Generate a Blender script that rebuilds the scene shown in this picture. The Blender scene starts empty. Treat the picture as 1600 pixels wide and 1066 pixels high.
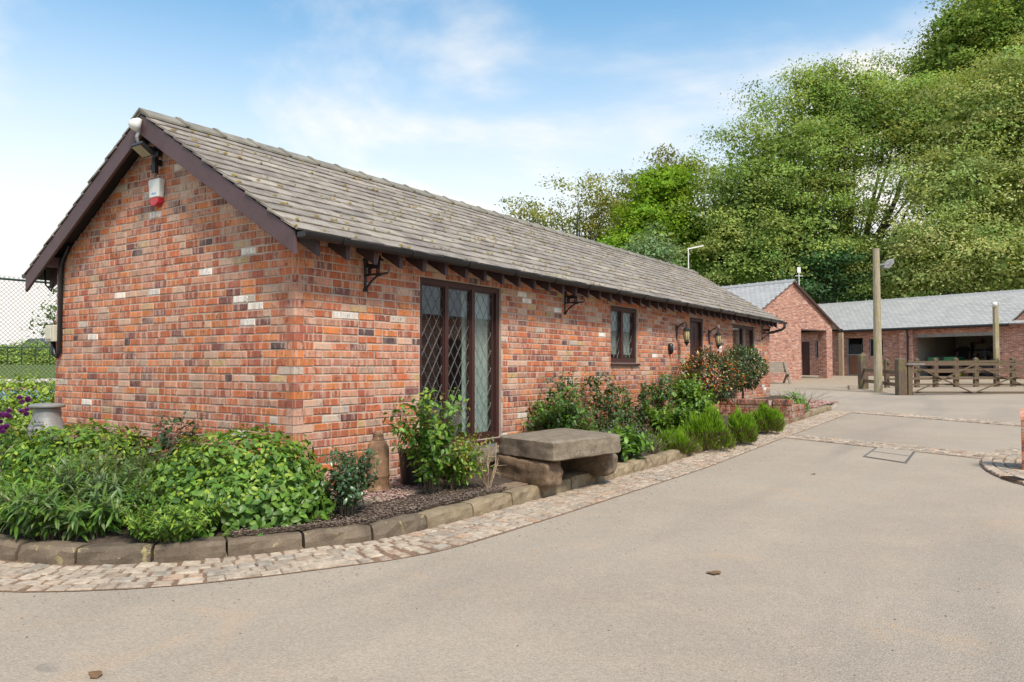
import bpy, bmesh, math, random
import numpy as np
from mathutils import Vector, Matrix

SC = bpy.context.scene
COL = SC.collection
PI = math.pi

# ------------------------------------------------------------------ camera
EYE = 1.30
F_PX = 1177.0
YAW = math.radians(34.048)
PITCH = math.radians(1.9475)
CAM = np.array([-4.4721, -5.361, EYE])
cam_data = bpy.data.cameras.new('camera')
cam_data.sensor_fit = 'HORIZONTAL'
cam_data.sensor_width = 36.0
cam_data.lens = F_PX / 1600.0 * 36.0
cam_data.clip_start = 0.05
cam_data.clip_end = 3000.0
cam = bpy.data.objects.new('camera', cam_data)
COL.objects.link(cam)
cam.location = CAM
cam.rotation_euler = (PI / 2 + PITCH, 0.0, YAW - PI / 2)
SC.camera = cam

# ------------------------------------------------------------------ sky, sun, exposure
SUN_AZ = math.radians(238.0)      # where the sun stands, measured from +X towards +Y
SUN_EL = math.radians(52.0)
wd = bpy.data.worlds.new('World')
SC.world = wd
wd.use_nodes = True
wn, wl = wd.node_tree.nodes, wd.node_tree.links
wn.clear()
w_out = wn.new('ShaderNodeOutputWorld')
w_bg = wn.new('ShaderNodeBackground')
w_bg.inputs['Strength'].default_value = 0.115
sky = wn.new('ShaderNodeTexSky')
sky.sky_type = 'NISHITA'
sky.sun_disc = False
sky.sun_elevation = SUN_EL
sky.sun_rotation = PI / 2 - SUN_AZ
sky.air_density = 1.0
sky.dust_density = 0.6
sky.ozone_density = 2.2
tc = wn.new('ShaderNodeTexCoord')
sep = wn.new('ShaderNodeSeparateXYZ')
wl.new(tc.outputs['Generated'], sep.inputs[0])


def wmath(op, a, b=None, clamp=False):
    n = wn.new('ShaderNodeMath')
    n.operation = op
    n.use_clamp = clamp
    for i, v in enumerate((a, b)):
        if v is None:
            continue
        if isinstance(v, (int, float)):
            n.inputs[i].default_value = v
        else:
            wl.new(v, n.inputs[i])
    return n.outputs[0]


zc = wmath('MAXIMUM', sep.outputs[2], 0.0)
den = wmath('ADD', zc, 0.16)
cu = wmath('DIVIDE', sep.outputs[0], den)
cv = wmath('DIVIDE', sep.outputs[1], den)
comb = wn.new('ShaderNodeCombineXYZ')
wl.new(cu, comb.inputs[0])
wl.new(cv, comb.inputs[1])
n1 = wn.new('ShaderNodeTexNoise')
n1.inputs['Scale'].default_value = 0.85
n1.inputs['Detail'].default_value = 9.0
n1.inputs['Roughness'].default_value = 0.56
n1.inputs['Distortion'].default_value = 0.35
wmap = wn.new('ShaderNodeMapping')
wmap.inputs['Location'].default_value = (22.0, 12.8, 0.0)
wl.new(comb.outputs[0], wmap.inputs[0])
wl.new(wmap.outputs[0], n1.inputs['Vector'])
cr = wn.new('ShaderNodeMapRange')
cr.interpolation_type = 'SMOOTHSTEP'
cr.inputs['From Min'].default_value = 0.45
cr.inputs['From Max'].default_value = 0.70
wl.new(n1.outputs['Fac'], cr.inputs['Value'])
hz = wn.new('ShaderNodeMapRange')          # thin haze whitening the sky towards the horizon
hz.interpolation_type = 'SMOOTHSTEP'
hz.inputs['From Min'].default_value = 0.475
hz.inputs['From Max'].default_value = 0.10
wl.new(zc, hz.inputs['Value'])
fac = wmath('ADD', wmath('MULTIPLY', cr.outputs[0], 0.85), wmath('MULTIPLY', hz.outputs[0], 0.93), clamp=True)
wmix = wn.new('ShaderNodeMix')
wmix.data_type = 'RGBA'
wl.new(fac, wmix.inputs['Factor'])
sgain = wn.new('ShaderNodeMix')
sgain.data_type = 'RGBA'
sgain.blend_type = 'MULTIPLY'
sgain.inputs['Factor'].default_value = 1.0
sgain.inputs['B'].default_value = (.84, 1.17, 1.12, 1)
wl.new(sky.outputs[0], sgain.inputs['A'])
wl.new(sgain.outputs['Result'], wmix.inputs['A'])
wmix.inputs['B'].default_value = (5.45, 5.2, 4.9, 1)
wl.new(wmix.outputs['Result'], w_bg.inputs['Color'])
wl.new(w_bg.outputs[0], w_out.inputs['Surface'])

sun_data = bpy.data.lights.new('sun', 'SUN')
sun_data.energy = 2.6
sun_data.angle = math.radians(12.0)
sun_data.color = (1.0, 0.90, 0.77)
sun = bpy.data.objects.new('sun', sun_data)
COL.objects.link(sun)
sd = Vector((math.cos(SUN_EL) * math.cos(SUN_AZ), math.cos(SUN_EL) * math.sin(SUN_AZ), math.sin(SUN_EL)))
sun.rotation_euler = sd.to_track_quat('Z', 'Y').to_euler()
sun.location = (0, 0, 30)

SC.view_settings.view_transform = 'Standard'
SC.view_settings.look = 'None'
SC.view_settings.gamma = 1.0
SC.view_settings.use_curve_mapping = False
SC.view_settings.exposure = 0.86
SC.cycles.max_bounces = 8
SC.cycles.transparent_max_bounces = 16
SC.cycles.caustics_reflective = False
SC.cycles.caustics_refractive = False
try:
    SC.cycles.use_denoising = True
except Exception:
    pass

# ------------------------------------------------------------------ helpers: placing
FW = np.array([math.cos(YAW), math.sin(YAW), 0.0])
RT = np.array([math.sin(YAW), -math.cos(YAW), 0.0])
PT = math.tan(PITCH)


def site(px, z_depth, up=0.0):
    """ground-plan point that lies z_depth metres ahead of the eye on the bearing of column px, at height up"""
    lat = (px - 800.0) / F_PX * z_depth
    p = CAM + FW * z_depth + RT * lat
    return np.array([p[0], p[1], up])


def ramp(x):
    return np.interp(x, [-1e4, 5, 8.8, 14.9, 25.4, 42, 60, 1e5], [0, 0, .085, .2, .29, .72, .8, .8])


def zt(x, y):
    t = np.clip((np.asarray(y, float) - .25 * np.asarray(x, float) - 6) / 8, 0, 1)
    return ramp(x) * (1 - t)


# ------------------------------------------------------------------ helpers: objects
OFF = {}


def tag(o, label=None, cat=None, group=None, kind=None):
    if label:
        o['label'] = label
    if cat:
        o['category'] = cat
    if group:
        o['group'] = group
    if kind:
        o['kind'] = kind
    return o


def link(o, parent=None, loc=None):
    COL.objects.link(o)
    if parent is not None:
        o.parent = parent
        OFF[o.name] = OFF.get(parent.name, (0, 0, 0))
        if loc is not None:
            a = OFF[o.name]
            o.location = (loc[0] - a[0], loc[1] - a[1], loc[2] - a[2])
    elif loc is not None:
        o.location = loc
    return o


def thing(name, loc, label, cat, group=None):
    o = bpy.data.objects.new(name, None)
    o.empty_display_size = 0.2
    COL.objects.link(o)
    o.location = tuple(float(v) for v in loc)
    OFF[o.name] = tuple(float(v) for v in loc)
    return tag(o, label, cat, group)


class MB:
    """collects polygons (world coordinates) for one mesh"""

    def __init__(self):
        self.v, self.f, self.c = [], [], []

    def poly(self, verts, faces, col=None):
        n = len(self.v)
        self.v.extend([tuple(p) for p in verts])
        self.f.extend([tuple(i + n for i in q) for q in faces])
        if col is not None:
            self.c.extend([tuple(col)] * len(verts))
        return self

    def box(self, lo, hi, col=None, jit=0.0, rng=None):
        x0, y0, z0 = lo
        x1, y1, z1 = hi
        vs = [(x0, y0, z0), (x1, y0, z0), (x1, y1, z0), (x0, y1, z0), (x0, y0, z1), (x1, y0, z1), (x1, y1, z1), (x0, y1, z1)]
        if jit:
            vs = [tuple(c + rng.uniform(-jit, jit) for c in p) for p in vs]
        return self.poly(vs, [(0, 3, 2, 1), (4, 5, 6, 7), (0, 1, 5, 4), (1, 2, 6, 5), (2, 3, 7, 6), (3, 0, 4, 7)], col)

    def obox(self, c, ax, ay, az, col=None):
        """box from centre and three half-axis vectors"""
        c, ax, ay, az = (np.asarray(k, float) for k in (c, ax, ay, az))
        s = [(-1, -1, -1), (1, -1, -1), (1, 1, -1), (-1, 1, -1), (-1, -1, 1), (1, -1, 1), (1, 1, 1), (-1, 1, 1)]
        vs = [c + ax * a + ay * b + az * d for a, b, d in s]
        return self.poly(vs, [(0, 3, 2, 1), (4, 5, 6, 7), (0, 1, 5, 4), (1, 2, 6, 5), (2, 3, 7, 6), (3, 0, 4, 7)], col)

    def bar(self, p, q, w, t, up=(0, 0, 1), col=None):
        p, q, up = (np.asarray(k, float) for k in (p, q, up))
        d = q - p
        L = np.linalg.norm(d)
        d = d / L
        s = np.cross(d, up)
        s = s / np.linalg.norm(s)
        u = np.cross(s, d)
        return self.obox((p + q) / 2, d * L / 2, s * w / 2, u * t / 2, col)

    def tube(self, pts, r, n=8, col=None, cap=True):
        pts = [np.asarray(p, float) for p in pts]
        rs = r if hasattr(r, '__len__') else [r] * len(pts)
        vs, fs = [], []
        prev = None
        for i, p in enumerate(pts):
            d = pts[min(i + 1, len(pts) - 1)] - pts[max(i - 1, 0)]
            d = d / (np.linalg.norm(d) + 1e-9)
            a = prev if prev is not None else (np.array([0, 0, 1.0]) if abs(d[2]) < .9 else np.array([1.0, 0, 0]))
            s = np.cross(d, a)
            s = s / (np.linalg.norm(s) + 1e-9)
            u = np.cross(s, d)
            prev = u
            for k in range(n):
                t = 2 * PI * k / n
                vs.append(p + (s * math.cos(t) + u * math.sin(t)) * rs[i])
        for i in range(len(pts) - 1):
            for k in range(n):
                a, b = i * n + k, i * n + (k + 1) % n
                fs.append((a, b, b + n, a + n))
        if cap:
            fs.append(tuple(range(n - 1, -1, -1)))
            fs.append(tuple(range((len(pts) - 1) * n, len(pts) * n)))
        return self.poly(vs, fs, col)

    def lathe(self, c, prof, n=24, col=None):
        """profile of (radius, height) turned round the vertical through c"""
        vs, fs = [], []
        for r, z in prof:
            for k in range(n):
                t = 2 * PI * k / n
                vs.append((c[0] + r * math.cos(t), c[1] + r * math.sin(t), c[2] + z))
        for i in range(len(prof) - 1):
            for k in range(n):
                a, b = i * n + k, i * n + (k + 1) % n
                fs.append((a, b, b + n, a + n))
        fs.append(tuple(range(n - 1, -1, -1)))
        fs.append(tuple(range((len(prof) - 1) * n, len(prof) * n)))
        return self.poly(vs, fs, col)

    def prism(self, outline, axis_vec, col=None):
        """outline (3-D points of a planar polygon) swept along axis_vec"""
        n = len(outline)
        a = [np.asarray(p, float) for p in outline]
        b = [p + np.asarray(axis_vec, float) for p in a]
        fs = [tuple(range(n)), tuple(range(2 * n - 1, n - 1, -1))]
        for i in range(n):
            j = (i + 1) % n
            fs.append((j, i, i + n, j + n))
        return self.poly(a + b, fs, col)

    def mesh(self, name, mat, off=(0, 0, 0), smooth=False):
        me = bpy.data.meshes.new(name)
        o = np.asarray(off, float)
        me.from_pydata([(p[0] - o[0], p[1] - o[1], p[2] - o[2]) for p in self.v], [], self.f)
        me.materials.append(mat)
        if self.c and len(self.c) == len(self.v):
            at = me.attributes.new('Col', 'FLOAT_COLOR', 'POINT')
            arr = np.ones((len(self.v), 4), np.float32)
            arr[:, :3] = np.array(self.c, np.float32)[:, :3]
            at.data.foreach_set('color', arr.ravel())
        if smooth:
            me.polygons.foreach_set('use_smooth', [True] * len(me.polygons))
        me.update()
        bm = bmesh.new()
        bm.from_mesh(me)
        bmesh.ops.recalc_face_normals(bm, faces=bm.faces)
        bm.to_mesh(me)
        bm.free()
        return me

    def build(self, name, mat, parent=None, smooth=False, bevel=0.0, kind=None, loc=None):
        off = OFF.get(parent.name, (0, 0, 0)) if parent is not None else (loc if loc is not None else (0, 0, 0))
        o = bpy.data.objects.new(name, self.mesh(name, mat, off, smooth))
        link(o, parent)
        if parent is None and loc is not None:
            o.location = tuple(float(v) for v in loc)
            OFF[o.name] = tuple(float(v) for v in loc)
        if bevel:
            m = o.modifiers.new('bevel', 'BEVEL')
            m.width = bevel
            m.segments = 2
            m.limit_method = 'ANGLE'
        if kind:
            o['kind'] = kind
        return o


def np_mesh(name, v, loops, sizes, mat, col=None, smooth=False):
    """fast mesh from numpy arrays"""
    me = bpy.data.meshes.new(name)
    nv, nl, nf = len(v), len(loops), len(sizes)
    me.vertices.add(nv)
    me.vertices.foreach_set('co', np.ascontiguousarray(v, np.float32).ravel())
    me.loops.add(nl)
    me.loops.foreach_set('vertex_index', np.ascontiguousarray(loops, np.int32))
    me.polygons.add(nf)
    st = np.zeros(nf, np.int32)
    st[1:] = np.cumsum(sizes)[:-1]
    me.polygons.foreach_set('loop_start', st)
    me.polygons.foreach_set('loop_total', np.ascontiguousarray(sizes, np.int32))
    me.polygons.foreach_set('use_smooth', np.full(nf, bool(smooth)))
    me.materials.append(mat)
    if col is not None:
        at = me.attributes.new('Col', 'FLOAT_COLOR', 'POINT')
        a = np.ones((nv, 4), np.float32)
        a[:, :3] = col
        at.data.foreach_set('color', a.ravel())
    me.update(calc_edges=True)
    return me


# ------------------------------------------------------------------ helpers: materials
def new_mat(name):
    m = bpy.data.materials.new(name)
    m.use_nodes = True
    nt = m.node_tree
    nt.nodes.clear()
    out = nt.nodes.new('ShaderNodeOutputMaterial')
    b = nt.nodes.new('ShaderNodeBsdfPrincipled')
    nt.links.new(b.outputs[0], out.inputs[0])
    return m, nt, b, out


def N(nt, typ, **kw):
    n = nt.nodes.new(typ)
    for k, v in kw.items():
        if k.startswith('i_'):
            n.inputs[k[2:].replace('_', ' ')].default_value = v
        else:
            setattr(n, k, v)
    return n


def mixc(nt, a, b, fac, mode='MIX'):
    n = nt.nodes.new('ShaderNodeMix')
    n.data_type = 'RGBA'
    n.blend_type = mode
    for key, val in (('A', a), ('B', b), ('Factor', fac)):
        if isinstance(val, (tuple, list)):
            n.inputs[key].default_value = tuple(val) + ((1,) if len(val) == 3 else ())
        elif isinstance(val, (int, float)):
            n.inputs[key].default_value = val
        else:
            nt.links.new(val, n.inputs[key])
    return n.outputs['Result']


def noise(nt, scale, detail=4, rough=.55, vec=None, dist=0.0):
    n = nt.nodes.new('ShaderNodeTexNoise')
    n.inputs['Scale'].default_value = scale
    n.inputs['Detail'].default_value = detail
    n.inputs['Roughness'].default_value = rough
    n.inputs['Distortion'].default_value = dist
    if vec is not None:
        nt.links.new(vec, n.inputs['Vector'])
    return n


def ramp_node(nt, val, lo, hi, a=0.0, b=1.0):
    n = nt.nodes.new('ShaderNodeMapRange')
    n.inputs['From Min'].default_value = lo
    n.inputs['From Max'].default_value = hi
    n.inputs['To Min'].default_value = a
    n.inputs['To Max'].default_value = b
    nt.links.new(val, n.inputs['Value'])
    return n.outputs[0]


def position(nt):
    return nt.nodes.new('ShaderNodeNewGeometry').outputs['Position']


def bump(nt, b, height, strength=.3, dist=.01):
    n = nt.nodes.new('ShaderNodeBump')
    n.inputs['Strength'].default_value = strength
    n.inputs['Distance'].default_value = dist
    nt.links.new(height, n.inputs['Height'])
    nt.links.new(n.outputs[0], b.inputs['Normal'])


def m_plain(name, col, rough=.6, metal=0.0, var=.25, scale=6.0, bmp=.15, fine=60.0):
    """one colour with cloudy variation and a fine relief"""
    m, nt, b, _ = new_mat(name)
    p = position(nt)
    n = noise(nt, scale, 5, .6, p)
    f = noise(nt, fine, 3, .6, p)
    lo = tuple(c * (1 - var) for c in col)
    hi = tuple(min(1, c * (1 + var)) for c in col)
    c = mixc(nt, lo, hi, ramp_node(nt, n.outputs['Fac'], .3, .7))
    c = mixc(nt, c, mixc(nt, lo, hi, ramp_node(nt, f.outputs['Fac'], .3, .7)), .4)
    nt.links.new(c, b.inputs['Base Color'])
    b.inputs['Roughness'].default_value = rough
    b.inputs['Metallic'].default_value = metal
    if bmp:
        bump(nt, b, f.outputs['Fac'], bmp, .004)
    return m


def col_source(nt, obj):
    if obj:
        return N(nt, 'ShaderNodeObjectInfo').outputs['Color']
    a = N(nt, 'ShaderNodeAttribute')
    a.attribute_name = 'Col'
    return a.outputs['Color']


def m_brick(name, obj=False, band=.8, scale=1.0):
    """brick face: its own colour, kiss-mark banding along the length, speckle and bloom"""
    m, nt, b, _ = new_mat(name)
    p = position(nt)
    s = N(nt, 'ShaderNodeSeparateXYZ')
    nt.links.new(p, s.inputs[0])
    u = N(nt, 'ShaderNodeMath', operation='ADD')
    nt.links.new(s.outputs[0], u.inputs[0])
    nt.links.new(s.outputs[1], u.inputs[1])
    r = N(nt, 'ShaderNodeMath', operation='SNAP')
    r.inputs[1].default_value = .075
    z2 = N(nt, 'ShaderNodeMath', operation='SUBTRACT')
    z2.inputs[1].default_value = .0278
    nt.links.new(s.outputs[2], z2.inputs[0])
    nt.links.new(z2.outputs[0], r.inputs[0])
    cb = N(nt, 'ShaderNodeCombineXYZ')
    for src, k, i in ((u.outputs[0], 19.0 * scale, 0), (r.outputs[0], 61.0, 1), (s.outputs[2], 1.6, 2)):
        q = N(nt, 'ShaderNodeMath', operation='MULTIPLY')
        q.inputs[1].default_value = k
        nt.links.new(src, q.inputs[0])
        nt.links.new(q.outputs[0], cb.inputs[i])
    n1 = noise(nt, 1.0, 2, .5, cb.outputs[0], .8)
    mpb = N(nt, 'ShaderNodeMapping')
    mpb.inputs['Location'].default_value = (13.7, 5.1, 2.2)
    mpb.inputs['Scale'].default_value = (1.25, 1.0, 7.0)
    nt.links.new(cb.outputs[0], mpb.inputs[0])
    n4 = noise(nt, 1.0, 3, .6, mpb.outputs[0], .9)
    n2 = noise(nt, 55, 4, .7, p)
    n3 = noise(nt, 1.9, 6, .66, p)
    base = col_source(nt, obj)
    dark = mixc(nt, base, (.42, .36, .42), 1.0, 'MULTIPLY')
    pale = mixc(nt, base, (.60, .41, .32), .72)
    c = mixc(nt, base, pale, ramp_node(nt, n1.outputs['Fac'], .50, .60, 0, band))
    c = mixc(nt, c, dark, ramp_node(nt, n4.outputs['Fac'], .42, .34, 0, band * .95))
    c = mixc(nt, c, mixc(nt, c, (1.35, .95, .70), 1.0, 'MULTIPLY'), ramp_node(nt, n4.outputs['Fac'], .52, .64, 0, band * .8))
    c = mixc(nt, c, mixc(nt, c, (.55, .48, .46), 1.0, 'MULTIPLY'), ramp_node(nt, n2.outputs['Fac'], .5, .72, 0, .7))
    c = mixc(nt, c, (.56, .44, .36), ramp_node(nt, n2.outputs['Fac'], .42, .30, 0, .35))
    c = mixc(nt, c, (.57, .43, .35), ramp_node(nt, n3.outputs['Fac'], .52, .72, 0, .55))
    zr_ = ramp_node(nt, s.outputs[2], .75, .10, 0, 1)
    damp = N(nt, 'ShaderNodeMath', operation='MULTIPLY')
    nt.links.new(zr_, damp.inputs[0])
    nt.links.new(ramp_node(nt, n3.outputs['Fac'], .40, .60, 0, .55), damp.inputs[1])
    damp.use_clamp = True
    c = mixc(nt, c, mixc(nt, c, (.62, .60, .52), 1.0, 'MULTIPLY'), damp.outputs[0])
    nt.links.new(c, b.inputs['Base Color'])
    b.inputs['Roughness'].default_value = .85
    bump(nt, b, n2.outputs['Fac'], .5, .006)
    return m


def m_piece(name, obj=False, rough=.8, spot=None, spot_lo=.62, scale=9.0, fine=90.0, bmp=.4, streak=None):
    """stone or slate piece: colour of the piece with clouding, optional lichen spots"""
    m, nt, b, _ = new_mat(name)
    p = position(nt)
    base = col_source(nt, obj)
    n1 = noise(nt, scale, 5, .6, p)
    n2 = noise(nt, fine, 4, .7, p)
    c = mixc(nt, mixc(nt, base, (.62, .60, .58), 1.0, 'MULTIPLY'), base, ramp_node(nt, n1.outputs['Fac'], .32, .6))
    c = mixc(nt, c, mixc(nt, c, (.55, .53, .5), 1.0, 'MULTIPLY'), ramp_node(nt, n2.outputs['Fac'], .5, .8))
    if spot:
        n3 = noise(nt, scale * 1.7, 6, .7, p, .6)
        c = mixc(nt, c, spot, ramp_node(nt, n3.outputs['Fac'], spot_lo, spot_lo + .06, 0, .85))
    nt.links.new(c, b.inputs['Base Color'])
    b.inputs['Roughness'].default_value = rough
    bump(nt, b, n2.outputs['Fac'], bmp, .008)
    return m


def m_leaf(name, obj=False, rough=.42, trans=.32, spec=.45):
    m, nt, b, out = new_mat(name)
    base = col_source(nt, obj)
    p = position(nt)
    n = noise(nt, 30, 2, .5, p)
    c = mixc(nt, mixc(nt, base, (.78, .80, .7), 1.0, 'MULTIPLY'), base, ramp_node(nt, n.outputs['Fac'], .35, .6))
    nt.links.new(c, b.inputs['Base Color'])
    b.inputs['Roughness'].default_value = rough
    b.inputs['Specular IOR Level'].default_value = spec
    t = N(nt, 'ShaderNodeBsdfTranslucent')
    tcol = mixc(nt, c, (1.5, 1.35, .55), 1.0, 'MULTIPLY')
    nt.links.new(tcol, t.inputs['Color'])
    mx = N(nt, 'ShaderNodeMixShader')
    mx.inputs[0].default_value = trans
    nt.links.new(b.outputs[0], mx.inputs[1])
    nt.links.new(t.outputs[0], mx.inputs[2])
    nt.links.new(mx.outputs[0], out.inputs[0])
    return m


def m_glass(name, tint=(.86, .9, .88), base=.06, bumpy=.0):
    m, nt, b, out = new_mat(name)
    nt.nodes.remove(b)
    tr = N(nt, 'ShaderNodeBsdfTransparent')
    tr.inputs[0].default_value = tint + (1,)
    gl = N(nt, 'ShaderNodeBsdfGlossy')
    gl.inputs['Roughness'].default_value = .01
    geo = N(nt, 'ShaderNodeNewGeometry')
    dt = N(nt, 'ShaderNodeVectorMath', operation='DOT_PRODUCT')
    nt.links.new(geo.outputs['Normal'], dt.inputs[0])
    nt.links.new(geo.outputs['Incoming'], dt.inputs[1])
    prev = dt.outputs['Value']
    for op, k in (('ABSOLUTE', None), ('SUBTRACT', 1.0), ('POWER', 5.0), ('MULTIPLY', .95)):
        q = N(nt, 'ShaderNodeMath', operation=op)
        if op == 'SUBTRACT':
            q.inputs[0].default_value = 1.0
            nt.links.new(prev, q.inputs[1])
        else:
            nt.links.new(prev, q.inputs[0])
            if k is not None:
                q.inputs[1].default_value = k
        prev = q.outputs[0]
    ad = N(nt, 'ShaderNodeMath', operation='ADD')
    ad.inputs[1].default_value = base
    nt.links.new(prev, ad.inputs[0])
    if bumpy:
        n = noise(nt, 7, 2, .5, position(nt))
        bp = N(nt, 'ShaderNodeBump')
        bp.inputs['Strength'].default_value = bumpy
        bp.inputs['Distance'].default_value = .01
        nt.links.new(n.outputs['Fac'], bp.inputs['Height'])
        nt.links.new(bp.outputs[0], gl.inputs['Normal'])
    mx = N(nt, 'ShaderNodeMixShader')
    nt.links.new(ad.outputs[0], mx.inputs[0])
    nt.links.new(tr.outputs[0], mx.inputs[1])
    nt.links.new(gl.outputs[0], mx.inputs[2])
    nt.links.new(mx.outputs[0], out.inputs[0])
    return m


def m_wood(name, col, moss=None, rough=.8, axis=2, stretch=14.0):
    m, nt, b, _ = new_mat(name)
    p = position(nt)
    mp = N(nt, 'ShaderNodeMapping')
    sc = [stretch * 3] * 3
    sc[axis] = 2.0
    mp.inputs['Scale'].default_value = sc
    nt.links.new(p, mp.inputs[0])
    g = noise(nt, 1.0, 5, .65, mp.outputs[0])
    n = noise(nt, 3.0, 4, .6, p)
    c = mixc(nt, tuple(k * .55 for k in col), tuple(min(1, k * 1.25) for k in col), ramp_node(nt, g.outputs['Fac'], .3, .7))
    if moss:
        c = mixc(nt, c, moss, ramp_node(nt, n.outputs['Fac'], .5, .62, 0, .8))
    nt.links.new(c, b.inputs['Base Color'])
    b.inputs['Roughness'].default_value = rough
    bump(nt, b, g.outputs['Fac'], .4, .006)
    return m


M = {}
# ------------------------------------------------------------------ materials
M['mortar'] = m_plain('mortar', (.47, .375, .31), .95, var=.25, scale=5, bmp=.5, fine=120)
M['brick_mass'] = m_brick('brick_mass')
M['brick_obj'] = m_brick('brick_piece', True)
M['slate_mass'] = m_piece('slate_mass', spot=(.30, .19, .05), spot_lo=.70, scale=7, fine=60)
M['slate_obj'] = m_piece('slate_piece', True, spot=(.30, .19, .05), spot_lo=.70, scale=7, fine=60)
M['sett_mass'] = m_piece('sett_mass', scale=22, fine=150)
M['sett_obj'] = m_piece('sett_piece', True, scale=22, fine=150)
M['stone_obj'] = m_piece('kerb_stone', True, spot=(.33, .27, .13), spot_lo=.6, scale=6, fine=70, bmp=.7)
M['stone_mass'] = m_piece('rough_stone', spot=(.52, .49, .43), spot_lo=.64, scale=9, fine=45, bmp=1.0)
M['barge'] = m_plain('barge_paint', (.085, .047, .052), .55, var=.3, scale=3, fine=40)
M['rafter'] = m_plain('rafter_stain', (.030, .021, .022), .7, var=.3)
M['frame'] = m_plain('mahogany_frame', (.052, .018, .014), .5, var=.2, bmp=.05)
M['black'] = m_plain('black_plastic', (.012, .012, .014), .38, var=.3, bmp=.05)
M['iron'] = m_plain('black_iron', (.010, .010, .011), .5, var=.3)
M['lead'] = m_plain('lead_strip', (.20, .205, .21), .5, .2, var=.2)
M['glass'] = m_glass('window_glass', base=.17)
M['curtain'] = m_plain('net_curtain', (.70, .76, .74), .9, var=.1, scale=3, bmp=.1)
M['room'] = m_plain('room_plaster', (.30, .25, .20), .9)
M['white'] = m_plain('white_plastic', (.72, .71, .68), .4, var=.08, bmp=.03)
M['cream'] = m_plain('cream_plastic', (.55, .52, .42), .45, var=.12, bmp=.03)
M['red'] = m_plain('red_plastic', (.45, .02, .035), .3, var=.1, bmp=0)
M['blue_print'] = m_plain('blue_print', (.12, .32, .55), .5, var=.1, bmp=0)
M['galv'] = m_plain('dull_aluminium', (.25, .245, .24), .62, .3, var=.35, scale=5)
M['lamp_lens'] = m_plain('lamp_lens', (.34, .30, .22), .35, var=.15)
M['moss'] = m_plain('moss', (.24, .165, .03), .95, var=.5, scale=12)


def m_tarmac():
    m, nt, b, _ = new_mat('worn_tarmac')
    p = position(nt)
    big = noise(nt, .35, 5, .55, p)
    mid = noise(nt, 2.3, 5, .6, p, .3)
    fine = noise(nt, 75, 3, .75, p)
    grit = N(nt, 'ShaderNodeTexVoronoi')
    grit.inputs['Scale'].default_value = 95
    nt.links.new(p, grit.inputs['Vector'])
    c = mixc(nt, (.295, .24, .187), (.38, .312, .243), ramp_node(nt, big.outputs['Fac'], .34, .64))
    c = mixc(nt, c, (.43, .33, .243), ramp_node(nt, mid.outputs['Fac'], .48, .75, 0, .6))
    tr = N(nt, 'ShaderNodeMapping')                       # wheel-polished strips along the drive
    tr.inputs['Rotation'].default_value = (0, 0, .18)
    tr.inputs['Scale'].default_value = (.10, .85, 1)
    nt.links.new(p, tr.inputs[0])
    trn = noise(nt, 1.0, 4, .55, tr.outputs[0], .4)
    c = mixc(nt, c, (.225, .192, .155), ramp_node(nt, trn.outputs['Fac'], .52, .70, 0, .75))
    c = mixc(nt, c, mixc(nt, (.195, .158, .127), (.55, .455, .36), grit.outputs['Color']), .34)
    c = mixc(nt, c, (.14, .12, .10), ramp_node(nt, fine.outputs['Fac'], .60, .78, 0, .7))
    st = noise(nt, 1.15, 6, .62, p, 1.1)
    c = mixc(nt, c, (.50, .31, .17), ramp_node(nt, st.outputs['Fac'], .60, .76, 0, .42))
    sp = noise(nt, 5.5, 4, .6, p, .4)
    c = mixc(nt, c, (.50, .26, .12), ramp_node(nt, sp.outputs['Fac'], .68, .78, 0, .5))
    oil = noise(nt, 3.1, 3, .5, p, .8)
    c = mixc(nt, c, (.13, .115, .10), ramp_node(nt, oil.outputs['Fac'], .70, .78, 0, .45))
    nt.links.new(c, b.inputs['Base Color'])
    b.inputs['Roughness'].default_value = .92
    h = N(nt, 'ShaderNodeMath', operation='ADD')
    nt.links.new(grit.outputs['Distance'], h.inputs[0])
    nt.links.new(fine.outputs['Fac'], h.inputs[1])
    bump(nt, b, h.outputs[0], .7, .006)
    return m


def m_soil(name, a, c2, bits=(.4, .32, .24)):
    m, nt, b, _ = new_mat(name)
    p = position(nt)
    n1 = noise(nt, 6, 5, .6, p)
    n2 = noise(nt, 60, 5, .75, p)
    v = N(nt, 'ShaderNodeTexVoronoi')
    v.inputs['Scale'].default_value = 55
    nt.links.new(p, v.inputs['Vector'])
    c = mixc(nt, a, c2, ramp_node(nt, n1.outputs['Fac'], .35, .65))
    c = mixc(nt, c, bits, ramp_node(nt, n2.outputs['Fac'], .58, .75, 0, .7))
    nt.links.new(c, b.inputs['Base Color'])
    b.inputs['Roughness'].default_value = .95
    h = N(nt, 'ShaderNodeMath', operation='ADD')
    nt.links.new(v.outputs['Distance'], h.inputs[0])
    nt.links.new(n2.outputs['Fac'], h.inputs[1])
    bump(nt, b, h.outputs[0], 1.0, .02)
    return m


M['tarmac'] = m_tarmac()
M['soil'] = m_soil('bed_soil', (.060, .042, .032), (.125, .085, .062), (.30, .22, .16))
M['joint'] = m_soil('sandy_joint', (.26, .155, .098), (.34, .21, .135), (.42, .29, .20))
M['grass'] = m_soil('field_grass', (.075, .12, .025), (.15, .19, .045), (.22, .24, .08))
M['gravel'] = m_piece('pink_gravel', scale=30, fine=200)
M['apron'] = m_soil('gritty_yard', (.37, .29, .21), (.46, .36, .26), (.52, .42, .33))
M['court_blue'] = m_plain('court_blue', (.16, .26, .33), .8, var=.08)
M['court_red'] = m_plain('court_red', (.42, .16, .13), .8, var=.08)


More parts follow.
